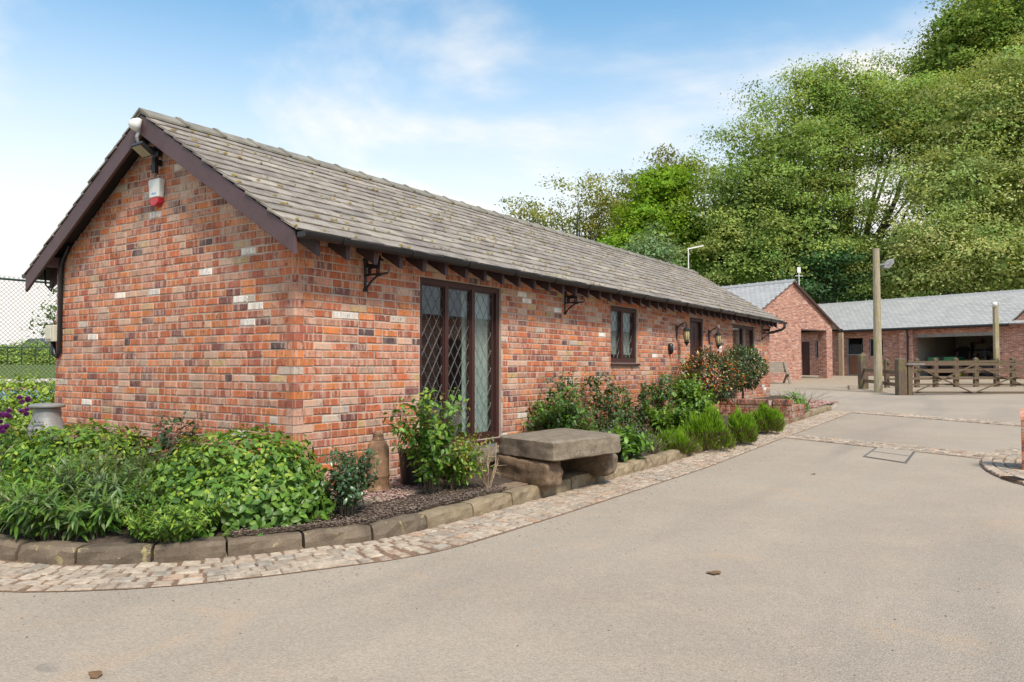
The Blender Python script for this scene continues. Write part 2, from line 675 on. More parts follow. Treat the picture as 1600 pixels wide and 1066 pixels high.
# ------------------------------------------------------------------ bevelled pieces
def cham_verts(a, b, d, e, jit=0.0, rng=None):
    """face plate of half-size a x b, depth d behind its face, chamfer e; local axes U V W (W outward, face at 0)"""
    vs = [(-a, -b, -d), (a, -b, -d), (a, b, -d), (-a, b, -d),
          (-a, -b, -e), (a, -b, -e), (a, b, -e), (-a, b, -e),
          (-a + e, -b + e, 0), (a - e, -b + e, 0), (a - e, b - e, 0), (-a + e, b - e, 0)]
    if jit:
        vs = [(x + rng.uniform(-jit, jit), y + rng.uniform(-jit, jit), z + (rng.uniform(-jit, jit) * .6 if z > -d else 0)) for x, y, z in vs]
    return vs


CHF = [(8, 9, 10, 11), (4, 5, 9, 8), (5, 6, 10, 9), (6, 7, 11, 10), (7, 4, 8, 11), (0, 1, 5, 4), (1, 2, 6, 5), (2, 3, 7, 6), (3, 0, 4, 7)]


class Pieces:
    """alike pieces on one surface: the ones that show largest become objects sharing mesh data, the rest one mesh"""

    def __init__(self, nominal, bevel, jit, seed, variants=5):
        self.nom, self.bev, self.jit = nominal, bevel, jit
        self.rng = random.Random(seed)
        self.items = []
        self.nv = variants

    def add(self, c, U, V, W, a, b, d, col, prio):
        self.items.append((prio, c, U, V, W, a, b, d, col))

    def build(self, name, mass_name, parent, mat_obj, mat_mass, n_obj):
        self.items.sort(key=lambda t: t[0])
        a0, b0, d0 = self.nom
        meshes = []
        for k in range(self.nv):
            mb = MB()
            mb.poly(cham_verts(a0, b0, d0, self.bev, self.jit, self.rng), CHF)
            meshes.append(mb.mesh(name, mat_obj))
        off = OFF.get(parent.name, (0, 0, 0))
        for pr, c, U, V, W, a, b, d, col in self.items[:n_obj]:
            o = bpy.data.objects.new(name, self.rng.choice(meshes))
            COL.objects.link(o)
            o.parent = parent
            mt = Matrix.Identity(4)
            for j, (ax, s) in enumerate(((U, a / a0), (V, b / b0), (W, d / d0))):
                for i in range(3):
                    mt[i][j] = ax[i] * s
            for i in range(3):
                mt[i][3] = c[i] - off[i]
            o.matrix_basis = mt
            o.color = tuple(col) + (1,)
        rest = self.items[n_obj:]
        if rest:
            V_, F_, C_ = [], [], []
            for pr, c, U, V, W, a, b, d, col in rest:
                L = np.array(cham_verts(a, b, d, min(self.bev, a * .3, b * .3), self.jit, self.rng))
                R = np.array([U, V, W], float)
                V_.append(L @ R + np.asarray(c, float) - np.asarray(off))
                C_.append(np.tile(np.asarray(col, np.float32), (12, 1)))
            n = len(rest)
            base = np.array(CHF, np.int32).ravel()
            loops = (base[None, :] + (np.arange(n, dtype=np.int32) * 12)[:, None]).ravel()
            me = np_mesh(mass_name, np.concatenate(V_), loops, np.full(n * 9, 4, np.int32), mat_mass, np.concatenate(C_))
            o = bpy.data.objects.new(mass_name, me)
            COL.objects.link(o)
            o.parent = parent
            o['kind'] = 'stuff'


def dist_cam(p):
    return float(np.linalg.norm(np.asarray(p, float) - CAM))


# ------------------------------------------------------------------ ground, drive
def sheet(name, x0, x1, y0, y1, step, dz, mat, fn=zt, kind='structure'):
    xs = np.arange(x0, x1 + 1e-6, step)
    ys = np.arange(y0, y1 + 1e-6, step)
    X, Y = np.meshgrid(xs, ys)
    Z = fn(X, Y) + dz
    v = np.stack([X, Y, Z], -1).reshape(-1, 3)
    nx, ny = len(xs), len(ys)
    i, j = np.meshgrid(np.arange(nx - 1), np.arange(ny - 1))
    a = (j * nx + i).ravel()
    q = np.stack([a, a + 1, a + nx + 1, a + nx], 1)
    me = np_mesh(name, v, q.ravel(), np.full(len(q), 4), mat, smooth=True)
    o = bpy.data.objects.new(name, me)
    COL.objects.link(o)
    o['kind'] = kind
    return o


def ground_z(x, y):
    # level land that climbs in a low grass bank beyond the tennis court
    d = np.hypot(x + 4.5, y + 5.4)
    bank = 1.5 * np.clip((d - 57) / 7, 0, 1) * np.clip((y - 25) / 12, 0, 1)
    return zt(x, y) + bank


sheet('ground', -900, 900, -900, 900, 12.0, -.35, M['grass'], ground_z)
sheet('meadow', -60, 72, -48, 96, 2.0, -.06, M['grass'], ground_z)
sheet('driveway', -12, 62, -45, 9.5, .5, 0.0, M['tarmac'])
sheet('stable_yard', 24.6, 60, -40, 9.0, .5, .005, M['apron'], lambda X, Y: zt(X, Y) - .03 * (X < 27.2 - .28 * (Y + 2) + .5 * np.sin(Y * 1.3)))


# ------------------------------------------------------------------ kerb line
def catmull(P, per=14):
    P = [np.asarray(p, float) for p in P]
    P = [2 * P[0] - P[1]] + P + [2 * P[-1] - P[-2]]
    out = []
    for i in range(1, len(P) - 2):
        for k in range(per):
            t = k / per
            a, b, c, d = P[i - 1:i + 3]
            out.append(.5 * (2 * b + (c - a) * t + (2 * a - 5 * b + 4 * c - d) * t * t + (3 * b - a - 3 * c + d) * t ** 3))
    out.append(P[-2])
    return np.array(out)


KP = [(-2.36, 5.6), (-2.34, 3.5), (-2.30, 1.9), (-2.23, .85), (-2.16, .36), (-2.08, .07), (-1.92, -.26), (-1.57, -.66), (-1.19, -.92),
      (-.79, -1.13), (-.31, -1.35), (.3, -1.40), (1.2, -1.41), (2.5, -1.41), (5, -1.40), (8.0, -1.40), (11.0, -1.41), (13.5, -1.41), (15.5, -1.40),
      (16.8, -1.32), (17.3, -1.1), (17.6, -.6), (17.6, .6)]
KC = catmull(KP)
KS = np.concatenate([[0], np.cumsum(np.linalg.norm(np.diff(KC, axis=0), axis=1))])


def kerb_at(s):
    p = np.array([np.interp(s, KS, KC[:, 0]), np.interp(s, KS, KC[:, 1])])
    q = np.array([np.interp(s + .05, KS, KC[:, 0]), np.interp(s + .05, KS, KC[:, 1])])
    r = np.array([np.interp(s - .05, KS, KC[:, 0]), np.interp(s - .05, KS, KC[:, 1])])
    t = (q - r) / (np.linalg.norm(q - r) + 1e-9)
    return p, t, np.array([t[1], -t[0]])      # point, tangent, outward (towards the road)


def s_of(x=None, i=None):
    return float(np.interp(x, KC[i:, 0], KS[i:]))


KI = 10 * 14
S_END = s_of(15.25, KI)
rng = random.Random(5)

# kerb stones: each a rough-hewn block
kerb_root = tag(bpy.data.objects.new('stone_kerb', None), kind='structure')
COL.objects.link(kerb_root)
kerb_root.location = (0, 0, 0)
s = 3.2
kerb_stone_id = 0
while s < KS[-1] - .2:
    L = rng.uniform(.44, .62)
    if s > S_END:
        L = rng.uniform(.35, .5)
    nseg = 5
    hgt = .125 + rng.uniform(-.012, .012)
    if s > S_END:
        hgt = .075
    dep = rng.uniform(.15, .19)
    grn = rng.uniform(0, 1)
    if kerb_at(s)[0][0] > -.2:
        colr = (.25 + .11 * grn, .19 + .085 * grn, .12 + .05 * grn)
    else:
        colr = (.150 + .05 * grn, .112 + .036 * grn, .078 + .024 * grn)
    if s > S_END:
        colr = (.46, .40, .32)
    vs, fs = [], []
    prof = [(0.004, -.06), (0.004, hgt * .35), (-.006, hgt * .78), (-.022, hgt), (-dep * .55, hgt + .004), (-dep + .015, hgt - .002), (-dep, hgt * .6), (-dep, -.06)]
    ph = rng.uniform(0, 9)
    for k in range(nseg + 1):
        ss = s + .006 + (L - .016) * k / nseg
        p, t, n = kerb_at(ss)
        zz = float(zt(p[0], p[1]))
        edge = (.012 if k in (0, nseg) else 0)
        for a, h in prof:
            w = .007 * math.sin(ph + k * 1.7 + h * 40) + rng.uniform(-.005, .005)
            hh = h - (edge * .8 if h > hgt * .7 else 0) + rng.uniform(-.004, .004)
            q = p + n * (a + w - (edge * .5 if a > -.03 else 0))
            vs.append((q[0], q[1], zz + hh))
    m_ = len(prof)
    for k in range(nseg):
        for a in range(m_ - 1):
            fs.append((k * m_ + a, (k + 1) * m_ + a, (k + 1) * m_ + a + 1, k * m_ + a + 1))
    fs.append(tuple(range(m_)))
    fs.append(tuple(range(nseg * m_ + m_ - 1, nseg * m_ - 1, -1)))
    mb = MB().poly(vs, fs)
    o = mb.build('kerb_stone', M['stone_obj'], kerb_root)
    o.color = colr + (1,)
    s += L + rng.uniform(.0, .008)

# ------------------------------------------------------------------ stone setts
sett_root = tag(bpy.data.objects.new('sett_paving', None), kind='structure')
COL.objects.link(sett_root)
setts = Pieces((.065, .065, .05), .009, .006, 11)


def sett_col(r):
    k = r.random()
    c = (.465, .375, .29) if k < .36 else (.515, .415, .32) if k < .66 else (.44, .335, .25) if k < .88 else (.39, .33, .265) if k < .96 else (.49, .34, .24)
    f = r.uniform(.86, 1.12)
    return tuple(x * f for x in c)


def lay_sett(p, t, n, la, lb, dz=.0, jitter=.006):
    zz = float(zt(p[0], p[1])) + .014 + dz + rng.uniform(-.004, .004)
    yaw = rng.uniform(-.05, .05)
    t2 = t * math.cos(yaw) + n * math.sin(yaw)
    n2 = np.array([-t2[1], t2[0]])
    if n2 @ n < 0:
        n2 = -n2
    U = (t2[0], t2[1], rng.uniform(-.02, .02))
    Vv = (n2[0], n2[1], rng.uniform(-.02, .02))
    if U[0] * Vv[1] - U[1] * Vv[0] < 0:
        U = tuple(-k for k in U)
    c = (p[0], p[1], zz)
    d = dist_cam(c)
    vis = 0 if c[1] < 1.2 or c[0] > -1.5 else 30
    setts.add(c, U, Vv, (0, 0, 1), la / 2, lb / 2, .05, sett_col(rng), d + vis)


ROWS = 5
ROWP = .110
for r_ in range(ROWS):
    s = 3.4 + rng.uniform(0, .1)
    o_ = .03 + ROWP * (r_ + .5)
    while s < S_END:
        L = rng.uniform(.085, .14)
        p, t, n = kerb_at(s + L / 2)
        g = 1 + o_ / 1.6 if 4.2 < s < 7.5 else 1
        q = p + n * (o_ + rng.uniform(-.006, .006))
        lay_sett(q, t, n, (L - .016) * g, ROWP - .016)
        s += L


def band(p, q, rows, pitch):
    p, q = np.array(p, float), np.array(q, float)
    d = q - p
    L = np.linalg.norm(d)
    t = d / L
    n = np.array([t[1], -t[0]])
    for r2 in range(rows):
        a = rng.uniform(0, .08)
        while a < L:
            l2 = rng.uniform(.12, .2)
            c = p + t * (a + l2 / 2) + n * (r2 - (rows - 1) / 2) * pitch
            lay_sett(c, t, n, l2 - .02, pitch - .02)
            a += l2
    bed = MB()
    h = rows * pitch / 2 + .015
    k = 14
    vs = []
    for i in range(k + 1):
        for sg in (-1, 1):
            c = p + d * i / k + n * sg * h
            vs.append((c[0], c[1], float(zt(c[0], c[1])) + .004))
    bed.poly(vs, [(2 * i, 2 * i + 2, 2 * i + 3, 2 * i + 1) for i in range(k)])
    return bed.build('sett_bedding', M['joint'], sett_root)


band((9.15, -1.98), (7.75, -5.15), 4, .15)
band((15.45, -1.75), (12.9, -5.9), 4, .16)
# half-round apron in front of the brick pier on the right
ICX, ICY, IRX, IRY = 7.25, -6.2, 2.35, 1.30
for k in range(11):
    f = 1 - (.06 + k * .125) / IRY
    if f < .1:
        break
    a = rng.uniform(0, .1)
    while a < 2 * PI - .06:
        l2 = rng.uniform(.12, .19)
        sp_ = math.hypot(IRX * f * math.sin(a), IRY * f * math.cos(a))
        da = l2 / max(sp_, .2)
        am = a + da / 2
        c = np.array([ICX + IRX * f * math.cos(am), ICY + IRY * f * math.sin(am)])
        tg = np.array([-IRX * math.sin(am), IRY * math.cos(am)])
        tg /= np.linalg.norm(tg)
        wide = .125 * math.hypot(IRX / IRY * math.cos(am), math.sin(am))
        if c[1] > -6.0:
            lay_sett(c, tg, np.array([tg[1], -tg[0]]), l2 - .02, wide - .02, .02)
        a += da
vs = [(ICX, ICY, float(zt(ICX, ICY)) + .012)]
for k in range(49):
    a = 2 * PI * k / 48
    x, y = ICX + (IRX + .015) * math.cos(a), ICY + (IRY + .015) * math.sin(a)
    vs.append((x, y, float(zt(x, y)) + .012))
MB().poly(vs, [(0, k, k + 1) for k in range(1, 49)]).build('sett_bedding', M['joint'], sett_root)
vs = []
nn = 90
for k in range(nn + 1):
    p, t, n = kerb_at(3.2 + (S_END - 3.2) * k / nn)
    for o_ in (-.02, .03 + ROWS * ROWP + .012):
        q = p + n * o_
        vs.append((q[0], q[1], float(zt(q[0], q[1])) + .004))
MB().poly(vs, [(2 * i, 2 * i + 1, 2 * i + 3, 2 * i + 2) for i in range(nn)]).build('sett_bedding', M['joint'], sett_root)
setts.build('sett', 'sett_field', sett_root, M['sett_obj'], M['sett_mass'], 300)

# ------------------------------------------------------------------ planting bed soil
vs = []
nn = 110
S0, S1 = 2.6, KS[-1] - .1
for k in range(nn + 1):
    p, t, n = kerb_at(S0 + (S1 - S0) * k / nn)
    q0 = p - n * .12
    x, y = q0
    if x < 0 and y > 0:
        q1 = np.array([.05, y])
    elif x < 0 or y < 0 and x < 15.3:
        q1 = np.array([max(x, .05), .05]) if x > -.1 else np.array([.05, max(y, .05)])
    else:
        q1 = np.array([15.6, min(max(y, -.5), 1.2)])
    for j in range(9):
        q = q0 + (q1 - q0) * j / 8
        zz = float(zt(q[0], q[1]))
        hump = .05 * math.sin(PI * j / 8) + rng.uniform(-.008, .008)
        if j == 0:
            hump = -.02
        vs.append((q[0], q[1], zz + .105 + hump))
fs = [(i * 9 + j, (i + 1) * 9 + j, (i + 1) * 9 + j + 1, i * 9 + j + 1) for i in range(nn) for j in range(8)]
bed = MB().poly(vs, fs).build('planting_bed', M['soil'], smooth=True, kind='structure')


def scatter_stuff(name, spots, size, cols, mat, label, cat, seed, flat=.5):
    """loose stones or chips that nobody would count, as one object"""
    r = np.random.default_rng(seed)
    n = len(spots)
    sp = np.asarray(spots, float)
    base = np.array([(1, 0, 0), (-1, 0, 0), (0, 1, 0), (0, -1, 0), (0, 0, 1), (0, 0, -1)], float)
    fc = np.array([(0, 2, 4), (2, 1, 4), (1, 3, 4), (3, 0, 4), (2, 0, 5), (1, 2, 5), (3, 1, 5), (0, 3, 5)], np.int32)
    sc = r.uniform(size * .5, size * 1.2, (n, 1, 3))
    sc[:, :, 2] *= flat
    a = r.uniform(0, 2 * PI, n)
    v = base[None] * sc * r.uniform(.75, 1.25, (n, 6, 3))
    ca, sa = np.cos(a)[:, None], np.sin(a)[:, None]
    x = v[:, :, 0] * ca - v[:, :, 1] * sa
    y = v[:, :, 0] * sa + v[:, :, 1] * ca
    v = np.stack([x, y, v[:, :, 2]], -1) + sp[:, None, :]
    cc = np.asarray(cols, float)[r.integers(0, len(cols), n)] * r.uniform(.8, 1.2, (n, 1))
    cv = np.repeat(cc[:, None, :], 6, 1).reshape(-1, 3)
    loops = (fc.ravel()[None] + (np.arange(n, dtype=np.int32) * 6)[:, None]).ravel()
    o = bpy.data.objects.new(name, np_mesh(name, v.reshape(-1, 3), loops, np.full(n * 8, 3), mat, cv))
    COL.objects.link(o)
    return tag(o, label, cat, kind='stuff')


rn = np.random.default_rng(8)
# pink chippings round the rusty churn
g = []
for _ in range(4200):
    x = rn.uniform(-.35, 1.35)
    y = rn.uniform(-.95, -.02)
    if y < -.78 - .1 * math.sin(x * 4):
        continue
    g.append((x, y, .145 + rn.uniform(-.012, .018) + .02))
scatter_stuff('pink_gravel', g, .014, [(.42, .24, .20), (.50, .33, .28), (.36, .20, .18), (.55, .42, .36)], M['gravel'],
              'pink stone chippings around the rusty churn by the wall', 'gravel', 3)
g = []
for _ in range(3200):
    x, y = rn.uniform(14.6, 17.4), rn.uniform(-1.25, -.1)
    g.append((x, y, float(zt(x, y)) + .11 + .10 * math.sin(PI * (x - 14.6) / 2.8) * math.sin(PI * (y + 1.35) / 1.3) + rn.uniform(0, .02)))
scatter_stuff('pink_gravel', g, .028, [(.42, .20, .17), (.50, .30, .25), (.36, .18, .16), (.55, .40, .34)], M['gravel'],
              'mound of pink chippings at the far end of the border', 'gravel', 4)
g = []
for _ in range(9000):
    x = rn.uniform(-1.2, 1.5)
    y = rn.uniform(-1.3, -.72)
    if x < -.3 and y < -1.35 - .55 * (x + .3):
        pass
    g.append((x, max(y, -1.27 + (.52 * (-.35 - x) if x < -.35 else 0)), .125 + rn.uniform(0, .035)))
scatter_stuff('bark_mulch', g, .011, [(.10, .066, .046), (.15, .10, .07), (.22, .16, .12), (.075, .05, .036), (.33, .26, .21)], M['gravel'],
              'dark bark mulch over the bed beside the kerb', 'mulch', 6, .35)

# grit and crumbs swept to the edge of the drive
g = []
for _ in range(700):
    ss = rn.uniform(3.6, S_END)
    p, t, n = kerb_at(ss)
    q = p + n * (.58 + abs(rn.normal()) * .35)
    g.append((q[0], q[1], float(zt(q[0], q[1])) + .004))
for _ in range(260):
    x, y = rn.uniform(-4, 12), rn.uniform(-6, -1.9)
    g.append((x, y, float(zt(x, y)) + .003))
scatter_stuff('loose_grit', g, .006, [(.26, .21, .16), (.40, .32, .24), (.34, .22, .13), (.20, .16, .12)], M['gravel'], 'fine grit and crumbs lying along the edge of the drive', 'grit', 9)
# ------------------------------------------------------------------ the cottage
W_G = 4.348
L_W = 15.32
TAN = .605
A_R = math.atan(TAN)
CA, SA = math.cos(A_R), math.sin(A_R)
Y_E, Z_E = -.275, 2.452          # lower edge of the slates
MID = W_G / 2
OV_L = .08                       # the rear eaves reach a little further


def roof_z(y):
    y = y if y <= MID else W_G - y
    return Z_E + (y - Y_E) * TAN


OPEN = [(1.695, 3.23, .43, 2.275), (6.255, 7.265, 1.36, 2.275), (9.69, 10.44, -.2, 2.272), (12.34, 14.03, 1.15, 2.265)]
cot = thing('cottage', (0, 0, 0), 'long single-storey red brick cottage with stone slate roof in the foreground', 'house')

# mortar cores with real openings
fw_ = MB()
xs = [0.0065] + [v for o in OPEN for v in (o[0], o[1])] + [L_W]
ztop = 2.56
for i in range(0, len(xs), 2):
    fw_.box((xs[i], .0065, -.1), (xs[i + 1], .26, ztop))
for x0, x1, z0, z1 in OPEN:
    fw_.box((x0, .007, z1), (x1, .26, ztop - .002))
    if z0 > 0:
        fw_.box((x0, .007, -.1), (x1, .26, z0))
front = fw_.build('front_wall', M['mortar'], cot)
gw = MB()
gw.prism([(.006, .007, -.1), (.006, W_G, -.1), (.006, W_G, roof_z(W_G) - .09), (.006, MID, roof_z(MID) - .09), (.006, .007, roof_z(.007) - .09)], (.24, 0, 0))
gable = gw.build('gable_wall', M['mortar'], cot)
gw2 = MB().prism([(L_W - .24, .265, -.1), (L_W - .24, W_G, -.1), (L_W - .24, W_G, roof_z(W_G) - .09), (L_W - .24, MID, roof_z(MID) - .09), (L_W - .24, .265, roof_z(.265) - .09)], (.235, 0, 0))
gw2.build('far_gable_wall', M['mortar'], cot)
MB().box((.25, W_G - .25, -.1), (L_W - .25, W_G - .005, 2.5)).build('rear_wall', M['mortar'], cot)
MB().box((.25, .262, .02), (L_W - .25, W_G - .26, .08)).build('floor_slab', M['room'], cot)
MB().box((.25, .262, 2.36), (L_W - .25, W_G - .26, 2.40)).build('ceiling', M['room'], cot)
for x in (4.6, 8.6, 11.4):
    MB().box((x, .262, .085), (x + .1, W_G - .26, 2.355)).build('partition', M['room'], cot)

rb = random.Random(21)


def brick_col(r):
    k = r.random()
    if k < .38:
        c = (.45, .133, .056)
    elif k < .54:
        c = (.56, .19, .066)
    elif k < .68:
        c = (.35, .105, .062)
    elif k < .82:
        c = (.48, .235, .155)
    elif k < .87:
        c = (.20, .078, .068)
    elif k < .882:
        c = (.10, .06, .06)
    elif k < .955:
        c = (.51, .33, .24)
    elif k < .972:
        c = (.49, .33, .16)
    elif k < .987:
        c = (.52, .45, .38)
    else:
        c = (.78, .75, .70)
    f = r.uniform(.80, 1.18)
    return tuple(x * f for x in c)


pf = Pieces((.1075, .0325, .05), .005, .0016, 31)
pg = Pieces((.1075, .0325, .05), .005, .0016, 32)
Z0 = .0653
row = 0
while Z0 + .075 * row < 4.0:
    zc_ = Z0 + .075 * row
    even = row % 2 == 0
    # front wall
    if zc_ < 2.53:
        u = (.1025 if even else .215) + .01
        while u < L_W:
            ln = .215
            q = rb.random()
            if q < .10:
                ln = .1025
            e = min(u + ln, L_W)
            segs = [(u, e)]
            for x0, x1, z0, z1 in OPEN:
                if z0 - .03 < zc_ < z1 + .03:
                    ns = []
                    for a, b_ in segs:
                        if b_ <= x0 or a >= x1:
                            ns.append((a, b_))
                        else:
                            if x0 - a > .03:
                                ns.append((a, x0 - .002))
                            if b_ - x1 > .03:
                                ns.append((x1 + .002, b_))
                    segs = ns
            for a, b_ in segs:
                c = ((a + b_) / 2, rb.uniform(-.003, .002), zc_ + rb.uniform(-.002, .002))
                hid = 8 if (zc_ < .32 and c[0] < 3) or zc_ > 2.42 else 0
                pf.add(c, (1, 0, 0), (0, 0, 1), (0, -1, 0), (b_ - a) / 2 - .001, .0312 + rb.uniform(-.0015, .0012), .05, brick_col(rb), dist_cam(c) + hid)
            u = e + .01
    # gable
    if zc_ > 0:
        lim = 0.0
        if zc_ > roof_z(0) - .09:
            lim = (zc_ + .01 - (roof_z(0) - .09)) / TAN
        u = (.215 if even else .1025) + .01
        while u < W_G:
            ln = .215 if rb.random() > .10 else .1025
            e = min(u + ln, W_G - .001)
            a, b_ = max(u, lim), min(e, W_G - lim)
            if b_ - a > .035:
                c = (rb.uniform(-.003, .002), (a + b_) / 2, zc_ + rb.uniform(-.002, .002))
                hid = 8 if zc_ < .62 else 0
                pg.add(c, (0, -1, 0), (0, 0, 1), (-1, 0, 0), (b_ - a) / 2 - .001, .0312 + rb.uniform(-.0015, .0012), .05, brick_col(rb), dist_cam(c) + hid)
            u = e + .01
    # quoin at the near corner, one brick showing a long and a short face
    if zc_ < 2.44:
        cc = brick_col(rb)
        q = MB()
        lx, ly = (.1025, .215) if even else (.215, .1025)
        e = .004
        vs = []
        for zz in (-.0325, .0325):
            vs += [(e, 0, zz), (lx, 0, zz), (lx, ly, zz), (0, ly, zz), (0, e, zz)]
        vs = [(x + rb.uniform(-.0015, .0015), y + rb.uniform(-.0015, .0015), zc_ + z) for x, y, z in vs]
        q.poly(vs, [(0, 1, 6, 5), (1, 2, 7, 6), (2, 3, 8, 7), (3, 4, 9, 8), (4, 0, 5, 9), (0, 4, 3, 2, 1), (5, 6, 7, 8, 9)])
        o = q.build('quoin_brick', M['brick_obj'], gable)
        o.color = cc + (1,)
    row += 1
pf.build('brick', 'brickwork', front, M['brick_obj'], M['brick_mass'], 135)
pg.build('brick', 'brickwork', gable, M['brick_obj'], M['brick_mass'], 135)

# --- roof
X0R, X1R = -.225, 15.60
deck = MB()
T = .03
yl = W_G - Y_E + OV_L
deck.prism([(X0R + .02, Y_E + .03, roof_z(Y_E + .03) - .012), (X0R + .02, MID, roof_z(MID) - .012), (X0R + .02, yl - .03, roof_z(yl - .03) - .012),
            (X0R + .02, yl - .03, roof_z(yl - .03) - .012 - T), (X0R + .02, MID, roof_z(MID) - .012 - T), (X0R + .02, Y_E + .03, roof_z(Y_E + .03) - .012 - T)], (X1R - X0R - .04, 0, 0))
roof = deck.build('roof', M['rafter'], cot)
rs = random.Random(77)
sl = Pieces((.14, .12, .02), .003, .0035, 41, 7)
SL = (MID - Y_E) / CA
G_ = SL / 15.0


def slate_col(r):
    k = r.random()
    c = (.325, .28, .236) if k < .45 else (.285, .248, .212) if k < .75 else (.375, .325, .27) if k < .9 else (.265, .225, .20)
    f = r.uniform(.90, 1.10)
    return tuple(x * f for x in c)


tilt = A_R - .085
for side in (0, 1):
    for i in range(15):
        s0 = i * G_ - .012
        u = X0R + (0 if i % 2 == 0 else -.13)
        while u < X1R:
            w = rs.uniform(.20, .36)
            a, b_ = max(u, X0R - rs.uniform(0, .012)), min(u + w, X1R)
            u += w
            if b_ - a < .05:
                continue
            ln = .245
            sm = s0 + ln / 2 + rs.uniform(-.008, .008)
            if side == 0:
                V = (0, math.cos(tilt), math.sin(tilt))
                Wn = (0, -math.sin(tilt), math.cos(tilt))
                c = (.5 * (a + b_), Y_E + sm * CA, Z_E + sm * SA + .030)
                U = (1, 0, rs.uniform(-.012, .012))
            else:
                V = (0, -math.cos(tilt), math.sin(tilt))
                Wn = (0, math.sin(tilt), math.cos(tilt))
                c = (.5 * (a + b_), yl - .0 - sm * CA * (1 + OV_L / (MID - Y_E)), roof_z(yl) + sm * SA * (1 + OV_L / (MID - Y_E)) + .024)
                U = (-1, 0, 0)
                if i > 13:
                    ln = .2
            sl.add(c, U, V, Wn, (b_ - a) / 2 - .003, ln / 2, .02, slate_col(rs), dist_cam(c) + side * 40)
sl.build('slate', 'slating', roof, M['slate_obj'], M['slate_mass'], 300)
# stone ridge, each tile a folded piece lapping the next
x = X0R - .01
k = 0
while x < X1R - .05:
    Lr = .455
    e = min(x + Lr, X1R + .02)
    zr = roof_z(MID) + .058
    mb = MB()
    w, dz_, t_ = .19, .19 * TAN * .98, .022
    prof = [(-w, -dz_), (0, 0), (w, -dz_), (w, -dz_ - t_), (0, -t_ * 1.15), (-w, -dz_ - t_)]
    ends = [(x, -.003), (e - .045, .0), (e - .044, .014), (e + .012, .016)]
    vs = [(xx, MID + a, zr + h + up) for xx, up in ends for a, h in prof]
    fs = []
    for i in range(3):
        for j in range(6):
            a, b_ = i * 6 + j, i * 6 + (j + 1) % 6
            fs.append((a, b_, b_ + 6, a + 6))
    fs += [tuple(range(6)), tuple(range(23, 17, -1))]
    o = mb.poly(vs, fs).build('ridge_tile', M['slate_obj'], roof)
    f = rs.uniform(.85, 1.1)
    o.color = (.27 * f, .245 * f, .20 * f, 1)
    x += Lr
# moss cushions on the slate edges
ms = []
for _ in range(560):
    i = rs.randrange(0, 15)
    sm = i * G_ + rs.uniform(-.01, .03)
    xx = X1R - (X1R - X0R) * rs.random() ** 1.0
    ms.append((xx, Y_E + sm * CA, Z_E + sm * SA + .046))
MS = MB()
for c in ms:
    r1, r2 = rs.uniform(.010, .035), rs.uniform(.010, .022)
    n = 6
    ring = [(c[0] + r1 * math.cos(2 * PI * j / n) * rs.uniform(.6, 1.2), c[1] + r2 * CA * math.sin(2 * PI * j / n), c[2] + r2 * SA * math.sin(2 * PI * j / n)) for j in range(n)]
    top = (c[0], c[1] - .008, c[2] + .013)
    MS.poly(ring + [top], [(j, (j + 1) % n, n) for j in range(n)])
MS.build('moss_cushion', M['moss'], roof, kind='stuff')
# barge boards
BX = -.2126
for side in (0, 1):
    mb = MB()
    ye = -.245 if side == 0 else -.245 - OV_L
    top = lambda y: Z_E + (y - Y_E) * TAN - .012
    pr = [(ye, top(ye)), (MID - .001, top(MID - .001)), (MID - .001, top(MID) - .215), (ye, top(ye) - .20)]
    if side:
        pr = [(W_G - y, z) for y, z in pr]
    o = mb.prism([(BX, y, z) for y, z in pr], (.032, 0, 0)).build('barge_board', M['barge'], cot, bevel=.004)
# verge soffit and purlin ends
for y in (.27, W_G - .12):
    MB().box((-.18, y - .05, roof_z(y) - .20), (.02, y + .05, roof_z(y) - .085)).build('purlin_end', M['barge'], cot)
M['rafter_end'] = m_plain('rafter_paint', (.060, .036, .040), .65, var=.3)
# rafters
x = .05
while x < L_W:
    for side in (0, 1):
        if side and x > 1:
            continue
        f = lambda y: (Z_E + (y - Y_E) * TAN) - .044
        pr = [(-.24, f(-.24)), (.04, f(.04)), (.04, f(.04) - .15), (-.24, f(-.24) - .15)]
        if side:
            pr = [(W_G - y, z) for y, z in pr]
        MB().prism([(x - .025, y, z) for y, z in pr], (.05, 0, 0)).build('rafter', M['rafter_end'], cot)
    x += .3585


# gutters
def gutter(y, z, x0, x1, name='gutter'):
    mb = MB()
    n = 9
    R1 = .052
    vs = []
    for xx in (x0, x1):
        for k in range(n):
            t = PI + PI * k / (n - 1)
            vs.append((xx, y + R1 * math.cos(t), z + R1 * math.sin(t)))
        for k in range(n - 1, -1, -1):
            t = PI + PI * k / (n - 1)
            vs.append((xx, y + (R1 - .006) * math.cos(t), z + (R1 - .006) * math.sin(t)))
    m_ = 2 * n
    fs = [(j, (j + 1) % m_, (j + 1) % m_ + m_, j + m_) for j in range(m_)]
    fs += [tuple(range(m_ - 1, -1, -1)), tuple(range(m_, 2 * m_))]
    mb.poly(vs, fs)
    for xx in (x0, x1):
        mb.box((xx - .004, y - R1, z - R1 * .8), (xx + .004, y + R1, z + .002))
    return mb.build(name, M['black'], cot)


